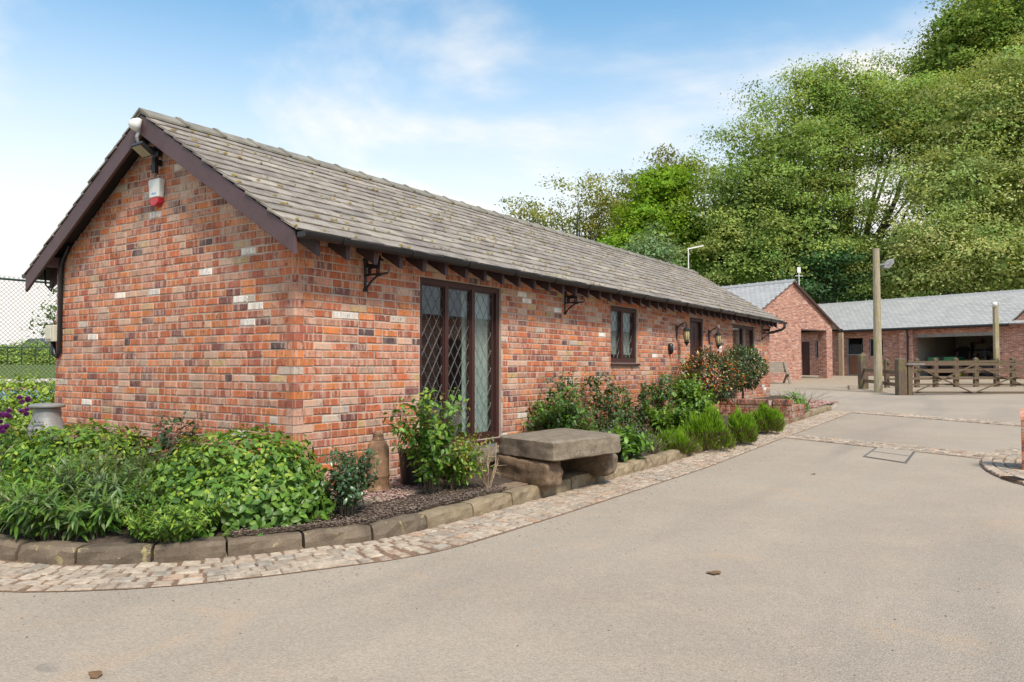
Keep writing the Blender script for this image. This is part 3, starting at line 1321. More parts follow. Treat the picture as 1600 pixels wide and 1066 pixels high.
g1 = gutter(-.315, 2.447, -.20, 15.62)
gutter(W_G + .315 + OV_L, 2.43, -.20, 15.62)
x = .25
while x < 15.5:
    mb = MB()
    pts = [(x, -.315 + .056 * math.cos(t), 2.447 + .056 * math.sin(t)) for t in np.linspace(PI * .95, 2 * PI, 8)]
    mb.tube(pts, .008, 5)
    mb.tube([(x, -.26, 2.447), (x, -.235, 2.43)], .008, 5)
    mb.build('gutter_bracket', M['black'], g1)
    x += .93
dp = MB().tube([(15.57, -.315, 2.40), (15.57, -.315, 2.31), (15.54, -.25, 2.25), (15.42, .04, 2.17), (15.39, .12, 2.1), (15.39, .12, .3)], .034, 10)
dp.build('downpipe', M['black'], cot, smooth=True)


# --- windows
def lattice(mb, x0, x1, z0, z1, y, px=.14, pz=.215, w=.0036):
    m_ = pz / px
    for sg in (-1, 1):
        c = -40
        while c < 40:
            # line z = z0 + sg*m*(x-x0) + c*pz
            pts = []
            lo, hi = x0, x1
            z_at = lambda xx: z0 + sg * m_ * (xx - x0) + c * pz
            a, b_ = z_at(x0), z_at(x1)
            t0, t1 = 0.0, 1.0
            d = b_ - a
            for bound, keep in ((z0, 1), (z1, -1)):
                ta = (bound - a) / d
                if (d > 0) == (keep > 0):
                    t0 = max(t0, ta)
                else:
                    t1 = min(t1, ta)
            if t1 - t0 > .01:
                p = (x0 + (x1 - x0) * t0, y, a + d * t0)
                q = (x0 + (x1 - x0) * t1, y, a + d * t1)
                mb.bar(p, q, w, .004, up=(0, -1, 0))
            c += 1
    return mb


def wavy(mb, x0, x1, z0, z1, y, amp, waves, col=None):
    n = max(24, int(waves * 8))
    vs = []
    for j, z in enumerate((z0, z1)):
        for i in range(n + 1):
            t = i / n
            vs.append((x0 + (x1 - x0) * t, y + amp * math.sin(t * waves * 2 * PI + j * .4) + amp * .4 * math.sin(t * waves * 5.3), z))
    mb.poly(vs, [(i, i + 1, i + n + 2, i + n + 1) for i in range(n)])
    return mb


def window(x0, x1, z0, z1, lights, fr, label, leaded=True, sill=True):
    yf, yb = .035, .105
    mb = MB()
    mb.box((x0, yf, z0), (x0 + fr, yb, z1))
    mb.box((x1 - fr, yf, z0), (x1, yb, z1))
    mb.box((x0 + fr, yf + .001, z1 - fr), (x1 - fr, yb, z1))
    mb.box((x0 + fr, yf + .001, z0), (x1 - fr, yb, z0 + fr))
    for a, b_ in zip(lights[:-1], lights[1:]):
        mb.box((a[1], yf + .002, z0 + fr), (b_[0], yb, z1 - fr))
    # rebate beads round each light
    for a, b_ in lights:
        t = .014
        zz0, zz1 = z0 + fr, z1 - fr
        mb.box((a, yf + .016, zz0), (a + t, yb - .01, zz1))
        mb.box((b_ - t, yf + .016, zz0), (b_, yb - .01, zz1))
        mb.box((a + t, yf + .017, zz0), (b_ - t, yb - .01, zz0 + t))
        mb.box((a + t, yf + .017, zz1 - t), (b_ - t, yb - .01, zz1))
    w = mb.build('window', M['frame'], cot)
    w['label'] = label
    for a, b_ in lights:
        MB().box((a + .012, .074, z0 + fr + .012), (b_ - .012, .078, z1 - fr - .012)).build('pane', M['glass'], w)
        if leaded:
            lattice(MB(), a + .013, b_ - .013, z0 + fr + .013, z1 - fr - .013, .0715).build('lead_lattice', M['lead'], w)
    if sill:
        MB().prism([(x0 - .03, .03, z0 - .002), (x0 - .03, -.035, z0 - .018), (x0 - .03, -.035, z0 - .045), (x0 - .03, .03, z0 - .045)], (x1 - x0 + .06, 0, 0)).build('sill', M['frame'], w)
    return w


window(1.70, 3.225, .432, 2.272, [(1.755, 2.165), (2.225, 2.665), (2.725, 3.12)], .062, 'tall three-light leaded window')
window(6.26, 7.26, 1.362, 2.272, [(6.325, 6.70), (6.775, 7.19)], .066, 'small two-light leaded window')
window(12.345, 14.025, 1.152, 2.262, [(12.41, 13.15), (13.23, 13.95)], .066, 'wide window near the far corner', leaded=False)
c1 = wavy(MB(), 2.62, 3.14, .46, 2.26, .15, .018, 5).build('net_curtain', M['curtain'])
tag(c1, 'pale net curtain behind the right-hand light of the tall window', 'curtain')
c2 = wavy(MB(), 6.30, 7.24, 1.50, 2.27, .135, .006, 7).build('net_curtain', M['curtain'])
tag(c2, 'pale net curtain hanging behind the small two-light window', 'curtain')
c3 = wavy(MB(), 13.25, 13.9, 1.17, 2.25, .2, .02, 5).build('net_curtain', M['curtain'])
tag(c3, 'grey net curtain behind the wide window near the far corner', 'curtain')

# door
db = MB()
db.box((9.692, .02, -.1), (9.752, .12, 2.268)).box((10.378, .02, -.1), (10.438, .12, 2.268)).box((9.752, .021, 2.20), (10.378, .12, 2.268))
door = db.build('door', M['frame'], cot)
dl = MB().box((9.755, .075, -.05), (10.375, .115, 2.198))
leaf = dl.build('door_leaf', M['frame'], door)
for z0, z1 in ((.2, .9), (1.05, 1.6), (1.72, 2.1)):
    for x0, x1 in ((9.82, 10.03), (10.10, 10.31)):
        MB().box((x0, .066, z0), (x1, .0745, z1)).build('door_panel', M['frame'], door, bevel=.005)
MB().tube([(10.33, .07, 1.05), (10.33, .03, 1.05), (10.25, .03, 1.05)], .011, 6).build('door_handle', M['galv'], door)


# --- things on the walls
def hanging_bracket(x, y, z, s, label):
    """black iron basket bracket: back plate, arm, brace and a cut-out animal standing on the arm"""
    t = thing('hanging_bracket', (x, y, z), label, 'bracket', 'iron basket brackets on the cottage')
    P = lambda a, h: (x + a * 0.0 + a, y - .02, z + h)
    # the plate lies on the wall, the arm stands straight out from it
    mb = MB().box((x - .014, -.012, z - .17 * s), (x + .014, -.0005, z + .15 * s))
    mb.box((x - .028, -.016, z + .13 * s), (x + .028, -.0005, z + .155 * s)).box((x - .028, -.016, z - .175 * s), (x + .028, -.0005, z - .15 * s))
    mb.build('back_plate', M['iron'], t)
    R = .30 * s
    MB().box((x - .009, -R, z - .022), (x + .009, -.0125, z - .002)).build('arm', M['iron'], t)
    pts = [(x, -.014 - (R * .72) * k / 8, z - .16 * s + .14 * s * math.sin(PI / 2 * k / 8) ** .8) for k in range(9)]
    MB().tube(pts, .011, 6).build('brace', M['iron'], t)
    MB().tube([(x, -R + .01, z - .012), (x, -R - .015, z + .0), (x, -R - .015, z + .03)], .007, 6).build('hook', M['iron'], t)
    o2 = [(-.03, 0), (-.035, .075), (-.02, .085), (-.025, .14), (-.04, .145), (-.05, .12), (-.07, .10), (-.15, .085), (-.165, .13), (-.185, .17), (-.20, .165), (-.235, .135), (-.225, .12),
          (-.20, .12), (-.195, .07), (-.185, 0), (-.17, 0), (-.172, .045), (-.10, .045), (-.07, .045), (-.065, 0), (-.05, 0), (-.055, .05), (-.045, .05), (-.042, 0)]
    # split the silhouette in simple slabs so that it stays a clean solid
    cut = MB()
    for a0, a1, h0, h1 in ((-.20, -.045, .045, .095), (-.06, -.042, 0, .05), (-.085, -.068, 0, .05), (-.172, -.155, 0, .05), (-.198, -.182, 0, .05)):
        cut.box((x - .004, a0 * s, z + h0 * s), (x + .004, a1 * s, z + h1 * s))
    cut.prism([(x - .0035, -.17 * s, z + .08 * s), (x - .0035, -.20 * s, z + .08 * s), (x - .0035, -.215 * s, z + .16 * s), (x - .0035, -.195 * s, z + .175 * s)], (.007, 0, 0))
    cut.prism([(x - .003, -.19 * s, z + .15 * s), (x - .003, -.25 * s, z + .125 * s), (x - .003, -.245 * s, z + .105 * s), (x - .003, -.20 * s, z + .125 * s)], (.006, 0, 0))
    cut.prism([(x - .003, -.048 * s, z + .09 * s), (x - .003, -.03 * s, z + .14 * s), (x - .003, -.02 * s, z + .06 * s), (x - .003, -.04 * s, z + .06 * s)], (.006, 0, 0))
    cut.build('animal_cutout', M['iron'], t)
    return t


hanging_bracket(.865, -.0, 2.215, 1.0, 'black iron animal bracket on the wall left of the tall window')
hanging_bracket(4.80, -.0, 2.215, 1.0, 'black iron animal bracket on the wall between the two leaded windows')
hanging_bracket(14.62, -.0, 2.14, 1.0, 'black iron bracket on the wall beside the far downpipe')


def lantern(x, z, label, k_=.70):
    t = thing('wall_lantern', (x, -.0, z), label, 'lamp', 'coach lanterns by the cottage door')
    MB().prism([(x - .04, -.0005, z + .16), (x + .04, -.0005, z + .16), (x + .045, -.0005, z + .05), (x + .02, -.0005, z - .05), (x, -.0005, z - .14), (x - .02, -.0005, z - .05), (x - .045, -.0005, z + .05)], (0, -.018, 0)).build('back_plate', M['iron'], t)
    yy = -.20
    pts = [(x, -.02, z + .10)] + [(x, -.02 - .18 * k / 7, z + .10 + .10 * math.sin(PI * .62 * k / 7)) for k in range(1, 8)] + [(x, yy, z + .13)]
    MB().tube(pts, .010, 6).build('arm', M['iron'], t)
    c = (x, yy, z - .16)
    MB().lathe(c, [(r_ * k_, h_) for r_, h_ in [(.006, .34), (.012, .30), (.02, .285), (.075, .245), (.105, .225), (.105, .215), (.02, .215)]], 12).build('cap', M['iron'], t)
    MB().lathe(c, [(r_ * k_, h_) for r_, h_ in [(.045, .0), (.075, .06), (.085, .12), (.075, .20), (.072, .213), (.04, .213)]], 12).build('lamp_glass', M['amber'], t, smooth=True)
    cage = MB()
    for k in range(8):
        a = 2 * PI * k / 8
        cage.tube([(c[0] + r * k_ * math.cos(a), c[1] + r * k_ * math.sin(a), c[2] + h) for r, h in ((.048, 0), (.079, .06), (.089, .12), (.079, .20), (.076, .213))], .004, 4)
    cage.build('cage', M['iron'], t)
    MB().lathe(c, [(.008, -.075), (.02, -.05), (.03, -.03), (.055, -.01), (.055, .0)], 10).build('finial', M['iron'], t)
    return t


M['amber'] = m_plain('amber_glass', (.46, .38, .20), .2, var=.3, scale=20, bmp=.1)
lantern(8.98, 1.92, 'black coach lantern with amber glass left of the cottage door')
lantern(10.75, 1.90, 'black coach lantern with amber glass right of the cottage door')
t = thing('bell_box', (8.62, 0, 1.60), 'small dark rounded box on the wall left of the door', 'doorbell')
MB().lathe((8.62, -.03, 1.53), [(.02, 0), (.05, .03), (.055, .12), (.045, .18), (.02, .2)], 12).build('housing', M['black'], t, smooth=True)
MB().lathe((8.62, -.06, 1.60), [(.012, 0), (.025, .015), (.025, .07), (.012, .085)], 10).build('lens', M['galv'], t, smooth=True)

# burglar alarm
t = thing('alarm_box', (0, 2.12, 3.03), 'white burglar alarm box with red base high on the gable', 'alarm')
yc, zc2 = 2.16, 3.135
MB().prism([(-.001, yc + .105, zc2 + .14), (-.001, yc - .105, zc2 + .14), (-.001, yc - .085, zc2 - .06), (-.001, yc + .085, zc2 - .06)], (-.07, 0, 0)).build('cover', M['white'], t, bevel=.012)
MB().prism([(-.002, yc + .084, zc2 - .062), (-.002, yc - .084, zc2 - .062), (-.002, yc - .075, zc2 - .12), (-.002, yc - .03, zc2 - .15), (-.002, yc + .03, zc2 - .15), (-.002, yc + .075, zc2 - .12)], (-.068, 0, 0)).build('strobe', M['red'], t, bevel=.01)
pm = MB()
for k in range(5):
    pm.box((-.0725, yc - .042 + k * .017, zc2 - .028), (-.0712, yc - .030 + k * .017, zc2 - .012 + (.008 if k in (0, 3) else 0)))
pm.build('blue_mark', M['blue_print'], t)
MB().box((-.03, yc + .10, zc2 + .10), (-.001, yc + .17, zc2 + .135)).build('side_tag', M['white'], t)
# floodlight
t = thing('floodlight', (-.02, 2.30, 3.42), 'square floodlight under the gable peak, face tilted down', 'lamp')
fc = np.array([-.24, 2.08, 3.53])
ax = np.array([0, .095, .0])
nrm = np.array([-.55, .0, -.83])
ay = np.cross(nrm, [0, 1, 0]) * .085
MB().obox(fc, ax, ay, nrm * .022).build('housing', M['black'], t, bevel=.006)
MB().obox(fc + nrm * .0235, ax * .84, ay * .82, nrm * .003).build('lens', M['lamp_lens'], t)
MB().tube([fc - nrm * .02, (-.14, 2.12, 3.58), (-.03, 2.17, 3.58)], .016, 6).build('arm', M['black'], t)
MB().box((-.05, 2.12, 3.52), (-.004, 2.22, 3.63)).build('wall_plate', M['black'], t, bevel=.004)
# security camera below it
t = thing('wall_sensor', (-.02, 2.22, 3.3), 'black cylindrical sensor on the gable above the alarm box', 'sensor')
MB().tube([(-.07, 2.14, 3.50), (-.07, 2.14, 3.33)], .034, 12).build('barrel', M['black'], t)
MB().tube([(-.07, 2.14, 3.33), (-.07, 2.14, 3.29)], [.022, .012], 10).build('nose', M['galv'], t)
MB().box((-.06, 2.125, 3.42), (-.004, 2.155, 3.48)).build('mount', M['black'], t)
# bell-shaped horn at the apex
t = thing('horn_lamp', (BX, MID, 3.74), 'white bell-shaped lamp fixed at the peak of the gable', 'lamp')
h0 = np.array([BX - .02, MID - .005, 3.80])
hd = np.array([-.72, .62, .12])
hd /= np.linalg.norm(hd)
MB().tube([h0 - hd * .02, h0 + hd * .012, h0 + hd * .03, h0 + hd * .06, h0 + hd * .085, h0 + hd * .10], [.066, .076, .070, .060, .042, .018], 18).build('bell', M['white'], t, smooth=True)
MB().tube([h0 + hd * .0 + np.array([0, 0, -.05]), (BX - .04, MID, 3.67), (BX - .02, MID, 3.60)], [.022, .018, .012], 8).build('stalk', M['galv'], t)
# meter box and cable on the left edge of the gable
t = thing('junction_box', (-.05, 4.33, 1.68), 'cream electric box on the left edge of the gable', 'box')
MB().box((-.10, 4.20, 1.60), (-.002, 4.40, 1.80)).build('cover', M['cream'], t, bevel=.008)
MB().box((-.115, 4.24, 1.63), (-.1005, 4.36, 1.77)).build('lid', M['cream'], t, bevel=.004)
t = thing('cable_duct', (-.02, 4.16, 1.4), 'black cable duct running down the left edge of the gable', 'pipe')
MB().tube([(-.035, 4.0, 2.75), (-.035, 4.16, 2.55), (-.035, 4.18, 2.45), (-.035, 4.18, 1.50), (-.04, 4.22, 1.42), (-.05, 4.28, 1.45), (-.05, 4.30, 1.60)], .028, 8).build('duct', M['black'], t, smooth=True)
MB().tube([(-.1, 4.45, 2.52), (-.06, 4.5, 2.3), (-.03, 4.42, 2.22), (-.03, 4.36, 2.3)], .010, 6).build('cable', M['black'], t, smooth=True)
# television aerial behind the ridge
t = thing('roof_aerial', (15.4, MID, 4.0), 'pale flat television aerial on a mast above the far ridge', 'aerial')
MB().tube([(15.4, MID + .02, 3.9), (15.4, MID + .02, 4.56)], .016, 8).build('mast', M['white'], t)
MB().bar((15.42, MID + .06, 4.55), (15.76, MID - .28, 4.66), .032, .032).build('boom', M['white'], t)
# ------------------------------------------------------------------ stones, pots and small things by the cottage
def rough_block(corners_top, z0, z1, seed, col, amp=.012, round_=.02, n=7, power=None):
    """hewn stone: a top quadrilateral swept down to z0, faces divided, edges worn and dented"""
    from mathutils import noise as mn
    q = np.array(corners_top, float)
    cen = np.array([*q.mean(0), (z0 + z1) / 2])
    vs, ids = [], {}
    for k in range(n + 1):
        for i in range(n + 1):
            for j in range(n + 1):
                if 0 < i < n and 0 < j < n and 0 < k < n:
                    continue
                g = lambda m: (m / n if n < 3 else (0, .035, *np.linspace(.18, .82, n - 3), .965, 1)[m])
                u, v, w = g(i), g(j), g(k)
                if power:
                    cc = np.array([2 * i / n - 1, 2 * j / n - 1, 2 * k / n - 1])
                    cc = cc / (np.sum(np.abs(cc) ** power) ** (1 / power))
                    u, v, w = (cc + 1) / 2
                p2 = (q[0] * (1 - u) + q[1] * u) * (1 - v) + (q[3] * (1 - u) + q[2] * u) * v
                p = np.array([p2[0], p2[1], z0 + (z1 - z0) * w])
                edge = (i in (0, n)) + (j in (0, n)) + (k in (0, n))
                d = cen - p
                d = d / (np.linalg.norm(d) + 1e-6)
                nz = mn.noise(Vector((p[0] * 5 + seed, p[1] * 5, p[2] * 6))) * 1.4 + mn.noise(Vector((p[0] * 17 + seed, p[1] * 17, p[2] * 19)))
                p = p + d * (round_ * (0, 0, .7, 1.2)[edge] + amp * nz)
                if k == 0:
                    p[2] = max(p[2], z0)
                ids[(i, j, k)] = len(vs)
                vs.append(tuple(p))
    fs = []
    for a in range(n):
        for b_ in range(n):
            for face in (((a, b_, 0), (a, b_ + 1, 0), (a + 1, b_ + 1, 0), (a + 1, b_, 0)), ((a, b_, n), (a + 1, b_, n), (a + 1, b_ + 1, n), (a, b_ + 1, n)),
                         ((a, 0, b_), (a + 1, 0, b_), (a + 1, 0, b_ + 1), (a, 0, b_ + 1)), ((a, n, b_), (a, n, b_ + 1), (a + 1, n, b_ + 1), (a + 1, n, b_)),
                         ((0, a, b_), (0, a, b_ + 1), (0, a + 1, b_ + 1), (0, a + 1, b_)), ((n, a, b_), (n, a + 1, b_), (n, a + 1, b_ + 1), (n, a, b_ + 1))):
                fs.append(tuple(ids[c] for c in face))
    return MB().poly(vs, fs, col)


def stone_part(name, parent, corners, z0, z1, seed, col, **kw):
    o = rough_block(corners, z0, z1, seed, col, n=13, **kw).build(name, M['stone_mass'], parent, smooth=True)
    m = o.modifiers.new('edge', 'EDGE_SPLIT')
    m.split_angle = math.radians(48)
    return o


BZ = .118
t = thing('stone_bench', (2.5, -1.2, BZ), 'massive stone bench of one slab on two rough blocks by the kerb', 'bench')
STC = (.185, .145, .108)
stone_part('slab', t, [(1.80, -1.60), (2.92, -1.80), (3.36, -.80), (2.05, -.76)], .375, .575, 4, (.25, .20, .145), amp=.012, round_=.004, power=22)
stone_part('support', t, [(1.80, -1.54), (2.14, -1.52), (2.36, -.72), (2.05, -.68)], BZ - .01, .372, 5, (.205, .135, .082), amp=.026, round_=.0, power=7)
stone_part('support', t, [(2.86, -1.66), (3.16, -1.64), (3.30, -.86), (2.95, -.84)], BZ - .01, .372, 6, (.215, .155, .098), amp=.024, round_=.0, power=7)
# flags under and in front of the bench, and the block step under the tall window
t = thing('stone_step', (2.3, -.4, .1), 'worn stone step below the tall window, partly behind the bench', 'step')
stone_part('tread', t, [(1.42, -.74), (2.72, -.70), (2.75, -.03), (1.45, -.03)], .30, .372, 7, (.21, .17, .125), amp=.008, round_=.02)
stone_part('riser', t, [(1.47, -.69), (2.68, -.66), (2.70, -.035), (1.49, -.035)], .08, .298, 8, (.15, .105, .075), amp=.012, round_=.02)
fl = tag(bpy.data.objects.new('flag_path', None), kind='structure')
COL.objects.link(fl)
for i, (q, c) in enumerate((([(1.32, -1.24), (2.06, -1.26), (2.02, -.74), (1.36, -.74)], (.26, .185, .13)), ([(2.09, -1.26), (2.86, -1.26), (2.86, -.74), (2.07, -.74)], (.19, .16, .125)),
                            ([(2.88, -1.26), (3.7, -1.26), (3.7, -.62), (2.88, -.70)], (.20, .165, .125)), ([(.86, -.52), (1.39, -.54), (1.39, -.03), (.88, -.03)], (.21, .18, .14)))):
    rough_block(q, .05, .132 + .004 * i, 50 + i, c, amp=.004, round_=.012).build('flagstone', M['stone_mass'], fl, smooth=False)
t = thing('edging_slab', (.5, -.8, .1), 'low stone edging between the pink chippings and the mulch', 'edging')
x = -.42
k = 0
while x < 1.2:
    L = .42
    rough_block([(x, -.80 - .02 * (k % 2)), (x + L - .015, -.80), (x + L - .015, -.72), (x, -.72)], .08, .172, 60 + k, (.27, .22, .16), amp=.004, round_=.012).build('edging_stone', M['stone_mass'], t)
    x += L
    k += 1

M['rust'] = m_piece('rust', scale=10, fine=80, spot=(.36, .22, .11), spot_lo=.55)


def lathe_thing(parent, name, c, prof, mat, n=28, col=None):
    o = MB().lathe(c, prof, n, col).build(name, mat, parent, smooth=True)
    m = o.modifiers.new('edge', 'EDGE_SPLIT')
    m.split_angle = math.radians(38)
    return o


c = (.60, -.45, .165)
t = thing('rusty_churn', c, 'rusty brown milk churn with tapered neck standing against the wall', 'churn')
RC = (.27, .15, .085)
lathe_thing(t, 'body', c, [(.100, 0), (.108, .005), (.108, .02), (.102, .03), (.102, .13), (.105, .135), (.105, .145), (.102, .15), (.100, .36), (.096, .40), (.072, .445), (.058, .46), (.055, .46)], M['rust'], col=RC)
lathe_thing(t, 'neck', c, [(.056, .458), (.058, .468), (.052, .478), (.048, .50), (.050, .505), (.044, .53), (.030, .545), (.0, .548)], M['rust'], col=(.20, .11, .065))
c = (-.42, 3.60, .10)
t = thing('milk_churn', c, 'grey metal milk churn with flared rim behind the left bushes', 'churn')
lathe_thing(t, 'body', c, [(.185, 0), (.19, .01), (.19, .03), (.185, .04), (.185, .50), (.19, .505), (.19, .52), (.183, .53), (.165, .57), (.142, .63), (.134, .66), (.134, .745)], M['galv'])
lathe_thing(t, 'lid', c, [(.136, .744), (.168, .748), (.178, .757), (.178, .772), (.165, .784), (.12, .792), (.06, .796), (.002, .796)], M['galv'])
for sg in (-1, 1):
    d = np.array([-.75 * sg, -.66 * sg, 0])
    e = np.array([.66, -.75, 0])
    b0 = np.array(c) + d * .178
    MB().tube([b0 - e * .05 + (0, 0, .47), b0 - e * .05 + d * .035 + (0, 0, .50), b0 - e * .05 + d * .02 + (0, 0, .60), b0 + e * .05 + d * .02 + (0, 0, .60), b0 + e * .05 + d * .035 + (0, 0, .50), b0 + e * .05 + (0, 0, .47)], .009, 6).build('handle', M['galv'], t)
c = (1.05, -.50, .135)
t = thing('plant_pot', c, 'black plastic plant pot behind the leafy shrub', 'pot')
lathe_thing(t, 'tub', c, [(.13, 0), (.155, .33), (.165, .335), (.165, .36), (.15, .36), (.146, .30), (.0, .29)], M['black'])
MB().lathe((c[0], c[1], c[2] + .285), [(.142, .0), (.12, .02), (0.01, .03)], 16).build('compost', M['soil'], t)


# ------------------------------------------------------------------ low brick planter walls near the door
def brick_run(root, p, q, z0, courses, thick, seed, nobj, cap=True, both=True, tint=1.0):
    """low free-standing wall of bricks from p to q (plan), with a soldier coping"""
    p, q = np.array(p, float), np.array(q, float)
    d = q - p
    L = np.linalg.norm(d)
    u = d / L
    n = np.array([u[1], -u[0]])
    r = random.Random(seed)
    core = MB()
    h = courses * .075
    core.obox(np.array([*(p + d / 2), z0 + h / 2 - .05]), np.array([*(u * (L / 2 - .006)), 0]), np.array([*(n * (thick / 2 - .007)), 0]), (0, 0, h / 2 + .05))
    body = core.build('wall_core', M['mortar'], root)
    P_ = Pieces((.1075, .0325, .05), .005, .002, seed)
    U3, N3 = (u[0], u[1], 0), (n[0], n[1], 0)
    ends = []
    for k in range(courses):
        zc3 = z0 + .0375 + .075 * k
        for sg in (1, -1) if both else (1,):
            a = 0 if k % 2 else -.11
            while a < L:
                s0, s1 = max(a, 0), min(a + .215, L)
                if s1 - s0 > .03:
                    c3 = p + u * (s0 + s1) / 2 + n * sg * thick / 2
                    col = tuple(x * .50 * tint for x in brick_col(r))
                    UU = U3 if sg > 0 else (-u[0], -u[1], 0)
                    P_.add((c3[0], c3[1], zc3), UU, (0, 0, 1), (n[0] * sg, n[1] * sg, 0), (s1 - s0) / 2, .0325, .05, col, dist_cam((c3[0], c3[1], zc3)) + (20 if sg < 0 else 0))
                a += .225
        for sg, e in ((-1, p), (1, q)):
            w0 = -thick / 2
            while w0 < thick / 2 - .02:
                w1 = min(w0 + .1025, thick / 2)
                c3 = e + n * (w0 + w1) / 2
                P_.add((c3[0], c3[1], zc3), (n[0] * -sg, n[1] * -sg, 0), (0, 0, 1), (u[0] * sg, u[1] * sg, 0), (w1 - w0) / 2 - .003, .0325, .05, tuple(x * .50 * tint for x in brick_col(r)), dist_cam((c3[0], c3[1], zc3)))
                w0 += .1125
    if cap:
        a = 0
        zc3 = z0 + h + .105
        while a < L - .02:
            c3 = p + u * (a + .0325)
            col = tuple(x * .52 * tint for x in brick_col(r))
            # brick on edge: top face up, length across the wall
            P_.add((c3[0], c3[1], zc3), (n[0], n[1], 0), (-u[0], -u[1], 0) if n[0] * u[1] - n[1] * u[0] < 0 else U3, (0, 0, 1), thick / 2 + .012, .0325, .10, col, dist_cam((c3[0], c3[1], zc3)))
            a += .074
        MB().obox(np.array([*(p + d / 2), z0 + h + .045]), np.array([*(u * (L / 2 - .01)), 0]), np.array([*(n * (thick / 2)), 0]), (0, 0, .044)).build('coping_bed', M['mortar'], root)
    P_.build('brick', 'brickwork', root, M['brick_obj'], M['brick_mass'], nobj)


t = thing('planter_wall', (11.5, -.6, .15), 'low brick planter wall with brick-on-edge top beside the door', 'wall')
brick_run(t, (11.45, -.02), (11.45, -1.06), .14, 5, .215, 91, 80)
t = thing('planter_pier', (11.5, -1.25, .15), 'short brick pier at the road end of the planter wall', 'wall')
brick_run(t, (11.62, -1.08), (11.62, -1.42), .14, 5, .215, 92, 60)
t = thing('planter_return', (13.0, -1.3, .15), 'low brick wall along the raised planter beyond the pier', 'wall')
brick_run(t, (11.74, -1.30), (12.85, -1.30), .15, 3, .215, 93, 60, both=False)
xs_, ys_ = np.linspace(11.56, 17.2, 30), np.linspace(-1.19, -.01, 9)
rp = random.Random(2)
vs = []
for x in xs_:
    for y in ys_:
        f = min(1, max(0, (13.0 - x) / .25 + .5)) if x < 13.2 else 0
        slope_ = min(1, max(0, (y + 1.25) / .95)) * min(1, max(0, (17.2 - x) / 1.6))
        zz = max(f * .55, float(zt(x, y)) + .09 + .26 * slope_)
        vs.append((x, y, zz + rp.uniform(-.012, .012)))
MB().poly(vs, [(i * 9 + j, (i + 1) * 9 + j, (i + 1) * 9 + j + 1, i * 9 + j + 1) for i in range(29) for j in range(8)]).build('raised_bed', M['soil'], smooth=True, kind='structure')

# rounded brick pier at the right edge of the view
t = thing('gate_pier', (6.5, -5.6, 0), 'orange brick wall end with rounded top at the right edge', 'wall')
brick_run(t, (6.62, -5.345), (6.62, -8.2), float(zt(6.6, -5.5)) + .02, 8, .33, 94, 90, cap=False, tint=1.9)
cp = MB()
zz = float(zt(6.6, -5.5)) + .02 + 8 * .075
r9 = random.Random(3)
y = -5.34
while y > -8.2:
    cc = tuple(x * 1.0 for x in brick_col(r9))
    pr = [(6.62 + .17 * math.cos(a), y, zz + .002 + .13 * math.sin(a)) for a in np.linspace(0, PI, 11)]
    MB().prism(pr, (0, -.066, 0), cc).build('coping_brick', M['brick_mass'], t)
    y -= .075

# ------------------------------------------------------------------ iron work in the road
M['cover'] = m_plain('cast_cover', (.13, .115, .10), .75, .1, var=.25, scale=8)
t = thing('manhole_cover', (7.4, -3.9, .06), 'rectangular recessed manhole cover in two halves in the road', 'manhole')


def flat_quad(pts, dz, name, mat, parent):
    MB().poly([(x, y, float(zt(x, y)) + dz) for x, y in pts], [(0, 1, 2, 3)]).build(name, mat, parent)


Q = [np.array(k) for k in ((8.28, -3.52), (8.00, -4.05), (6.62, -4.08), (7.00, -3.52))]


def inset(Q, a, b_, c_, d_):
    f = lambda u, v: (Q[0] * (1 - u) + Q[1] * u) * (1 - v) + (Q[3] * (1 - u) + Q[2] * u) * v
    return [f(a, c_), f(b_, c_), f(b_, d_), f(a, d_)]


flat_quad(inset(Q, -.03, 1.03, -.02, 1.02), .003, 'frame', M['cover'], t)
flat_quad(inset(Q, .03, .97, .03, .485), .007, 'lid', M['tarmac'], t)
flat_quad(inset(Q, .03, .97, .515, .97), .007, 'lid', M['tarmac'], t)
t = thing('drain_grate', (5.65, -5.2, .03), 'small rusty drain grate at the edge of the sett apron', 'drain')
gz = float(zt(5.6, -5.2)) + .03
a0 = math.radians(140)
gc = np.array([5.70, -5.285, gz])
gu = np.array([.888, .46, 0])
gn = np.array([-.46, .888, 0])
M['rust_flat'] = m_plain('rusty_iron', (.11, .055, .035), .8, var=.3)
MB().obox(gc, gu * .17, gn * .07, (0, 0, .008)).build('frame', M['rust_flat'], t)
for k in range(7):
    MB().obox(gc + gu * (-.132 + .044 * k) + np.array([0, 0, .0105]), gu * .010, gn * .058, (0, 0, .004)).build('bar', M['black'], t)
